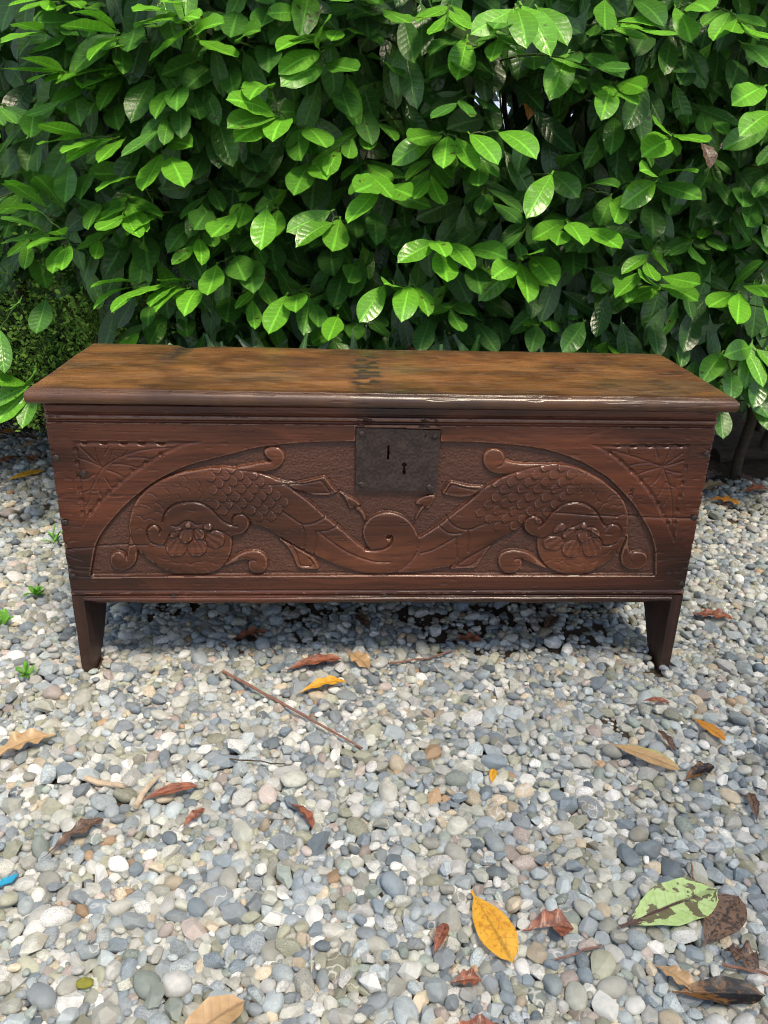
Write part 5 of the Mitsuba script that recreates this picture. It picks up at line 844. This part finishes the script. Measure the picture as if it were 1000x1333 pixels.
for i, (lab, x, y, an, L, c) in enumerate([('small dead rust leaf in the shade under the left half of the chest', -0.30, .10, .4, .07, 1), ('small dead brown leaf in the shade under the middle of the chest', -0.02, .14, 2.0, .07, 3),
                                     ('small dead rust leaf in the shade under the right half of the chest', 0.16, .11, -.5, .06, 1), ('small dead brown leaf in the shade under the chest towards the right foot', 0.36, .14, 1.0, .07, 3)]):
    fallen(lab, (x, y), (x + L * math.cos(an), y + L * math.sin(an)), 0.028, c, 0.4, 0.6, 0.3, lift=-0.002, seed=80 + i)
def stick(name, label, a, b, r0, r1, mat, cat_='twig', n=12, wob=0.002, lift=0.004):
    a, b = np.array(a, float), np.array(b, float); t = np.linspace(0, 1, n)[:, None]; p = a + (b - a) * t; z = gz_at(p[:, 0], p[:, 1]); s, c = np.polyfit(t[:, 0], z, 1)
    P3_ = np.c_[p, s * t[:, 0] + c + lift]; w = np.random.default_rng(int(abs(a[0]) * 1e4)).normal(0, wob, P3_.shape); P3_ += np.cumsum(w, 0) * 0.5 * np.sin(np.pi * t)
    return add(name, tube(P3_, np.linspace(r0, r1, n) * (1 + np.random.default_rng(5).normal(0, .08, n)), 8), mat, None, smooth=40, label=label, category=cat_)
stick('stick', 'long straight reddish stick lying slantwise on the gravel before the chest', (-0.307, -0.019), (-0.043, -0.243), 0.0034, 0.0020, 'mat_twig', n=22, wob=0.0008, lift=0.005)
stick('twig', 'thin dark twig right below the long reddish stick', (-0.262, -0.266), (-0.170, -0.279), 0.0014, 0.0009, 'mat_bark', lift=0.003)
stick('twig', 'short thick tan twig at left, farther from the camera than the bleached one', (-0.483, -0.308), (-0.417, -0.331), 0.0052, 0.0040, 'mat_paletwig')
stick('twig', 'bleached whitish stick beside the narrow russet leaf', (-0.390, -0.372), (-0.372, -0.303), 0.0050, 0.0036, 'mat_paletwig')
stick('twig', 'fine pale stalk between stones near the bottom, left of the middle', (-0.120, -0.596), (-0.113, -0.650), 0.0013, 0.0008, 'mat_paletwig', lift=0.004)
stick('twig', 'thin brown stalk above the large green blotched leaf', (0.424, -0.490), (0.404, -0.552), 0.0014, 0.0009, 'mat_twig')
stick('twig', 'reddish stalk at the right edge above the wet blackish leaf', (0.398, -0.652), (0.452, -0.678), 0.0022, 0.0014, 'mat_twig')
stick('twig', 'dark red twig in the shade under the chest', (0.018, 0.012), (0.150, 0.058), 0.0024, 0.0014, 'mat_twig', wob=0.003)
stick('twig', 'thin curved stalk below the torn rust-red leaf', (0.190, -0.640), (0.252, -0.628), 0.0014, 0.0010, 'mat_twig', wob=0.003)
q = np.random.default_rng(77)
def weed(label, x, y, r, n, wid=0.45):
    z = float(gz_at(x, y)); b = np.tile([x, y, z - 0.004], (n, 1)) + q.normal(0, r * 0.12, (n, 3)) * [1, 1, 0]; a = q.uniform(0, 2 * np.pi, n); e = q.uniform(0.25, 1.2, n)
    d = np.stack([np.cos(a) * np.cos(e), np.sin(a) * np.cos(e), np.sin(e)], 1); L = r * q.uniform(0.6, 1.1, n)
    v, f, uv = leaves(b, b + d * L[:, None], np.tile([0, 0, 1.0], (n, 1)) + q.normal(0, .2, (n, 3)), L * wid, q.uniform(0, .4, n), q.uniform(0.1, .4, n), np.full(n, 8.0), q.uniform(0, 1, n), 1)
    m, u = bake(v, f, uv); return add('weed', m, 'mat_leaf', None, smooth=True, uv=u, label=label, category='weed')
weed('small bright green weed tuft left of the left foot', -0.765, 0.292, 0.032, 18, 0.35)
weed('broad-leaved green weed at the left picture edge level with the foot', -0.795, 0.160, 0.045, 8, 0.6)
weed('pale green sprig on the gravel just below the left foot at left', -0.672, -0.022, 0.028, 12, 0.35)
weed('yellow-green grassy sprig on the gravel beside the lower left of the chest', -0.825, 0.590, 0.055, 9, 0.12)
v, f, _ = stone_shape(5, 60); add('mossy_stone', tm(v * 0.0075 + [-0.384, -0.652, float(gz_at(-0.384, -0.652)) + 0.001], f), 'mat_moss', None, smooth=True, label='green mossy stone near the bottom left', category='stone')
z = float(gz_at(-0.526, -0.504)); pl = trimesh.creation.box(extents=(0.022, 0.014, 0.0016)); pl = pl.subdivide().subdivide(); w = np.array(pl.vertices); w[:, 2] += 0.004 * np.sin(w[:, 0] * 120) ; w[:, 0] += 0.25 * w[:, 1]
add('plastic_scrap', tm(w + [-0.530, -0.504, z + 0.003], pl.faces), 'mat_plastic', None, smooth=30, label='bright blue plastic scrap at the left picture edge', category='plastic scrap')
add('pipe', tube(bez([-2.0, 2.14, 0.045], [-1.02, 1.60, 0.045], [0, 0, 0], 16, 0.001), 0.021, 14), 'mat_pipe', None, smooth=40, label='pale grey pipe on the ground at left, under the shrub', category='pipe')
pm_ = tube(bez([1.085, 1.16, -0.05], [1.08, 1.16, 0.30], [0.004, 0, 0], 9, 0.001), 0.020, 14)
add('post', pm_, 'mat_post', None, smooth=40, label='short weathered round post in the dark under the hedge at right', category='post')
add('log', tube(bez([1.19, 1.20, 0.03], [1.62, 1.28, 0.045], [0, 0, 0.01], 10, 0.004), np.linspace(0.030, 0.036, 10), 12), 'mat_bark', None, smooth=40, label='dark cut branch lying under the hedge at right', category='log')

# ---------------------------------------------------------------- unseen tree added at the right so its crown shades the right foreground
tree = thing('added_shade_tree', 'unseen leafy tree added right of the camera to shade the gravel at right', 'tree')
q = np.random.default_rng(91); c0 = np.array([1.55, -1.85, 3.0]); foot = np.array([2.2, -2.0, -0.03])
add('trunk', cat([tube(bez(foot, c0, [0.1, 0, 0.1], 14, 0.01), np.linspace(0.10, 0.035, 14), 12)] + [tube(bez(foot * (1 - t) + c0 * t, c0 + q.normal(0, 0.5, 3), [0, 0, 0.1], 8, 0.01), np.linspace(0.03, 0.006, 8), 7) for t in (0.6, 0.7, 0.75, 0.8, 0.85, 0.9, 0.95)]), 'mat_bark', tree, smooth=True)
n = 800; b = c0 + q.normal(0, 1, (n, 3)) * [0.46, 0.55, 0.38]; d = unit(q.normal(0, 1, (n, 3)) + [0, 0, -0.5]); L = q.uniform(0.08, 0.13, n)
m, u = bake(*leaves(b, b + d * L[:, None], q.normal(0, 0.5, (n, 3)) + [0, 0, 1.0], L * 0.5, q.uniform(0, .3, n), q.uniform(0, .3, n), np.round(q.uniform(2, 6, n)), q.uniform(0, 1, n), 2))
add('crown', m, 'mat_leaf', tree, smooth=True, uv=u)
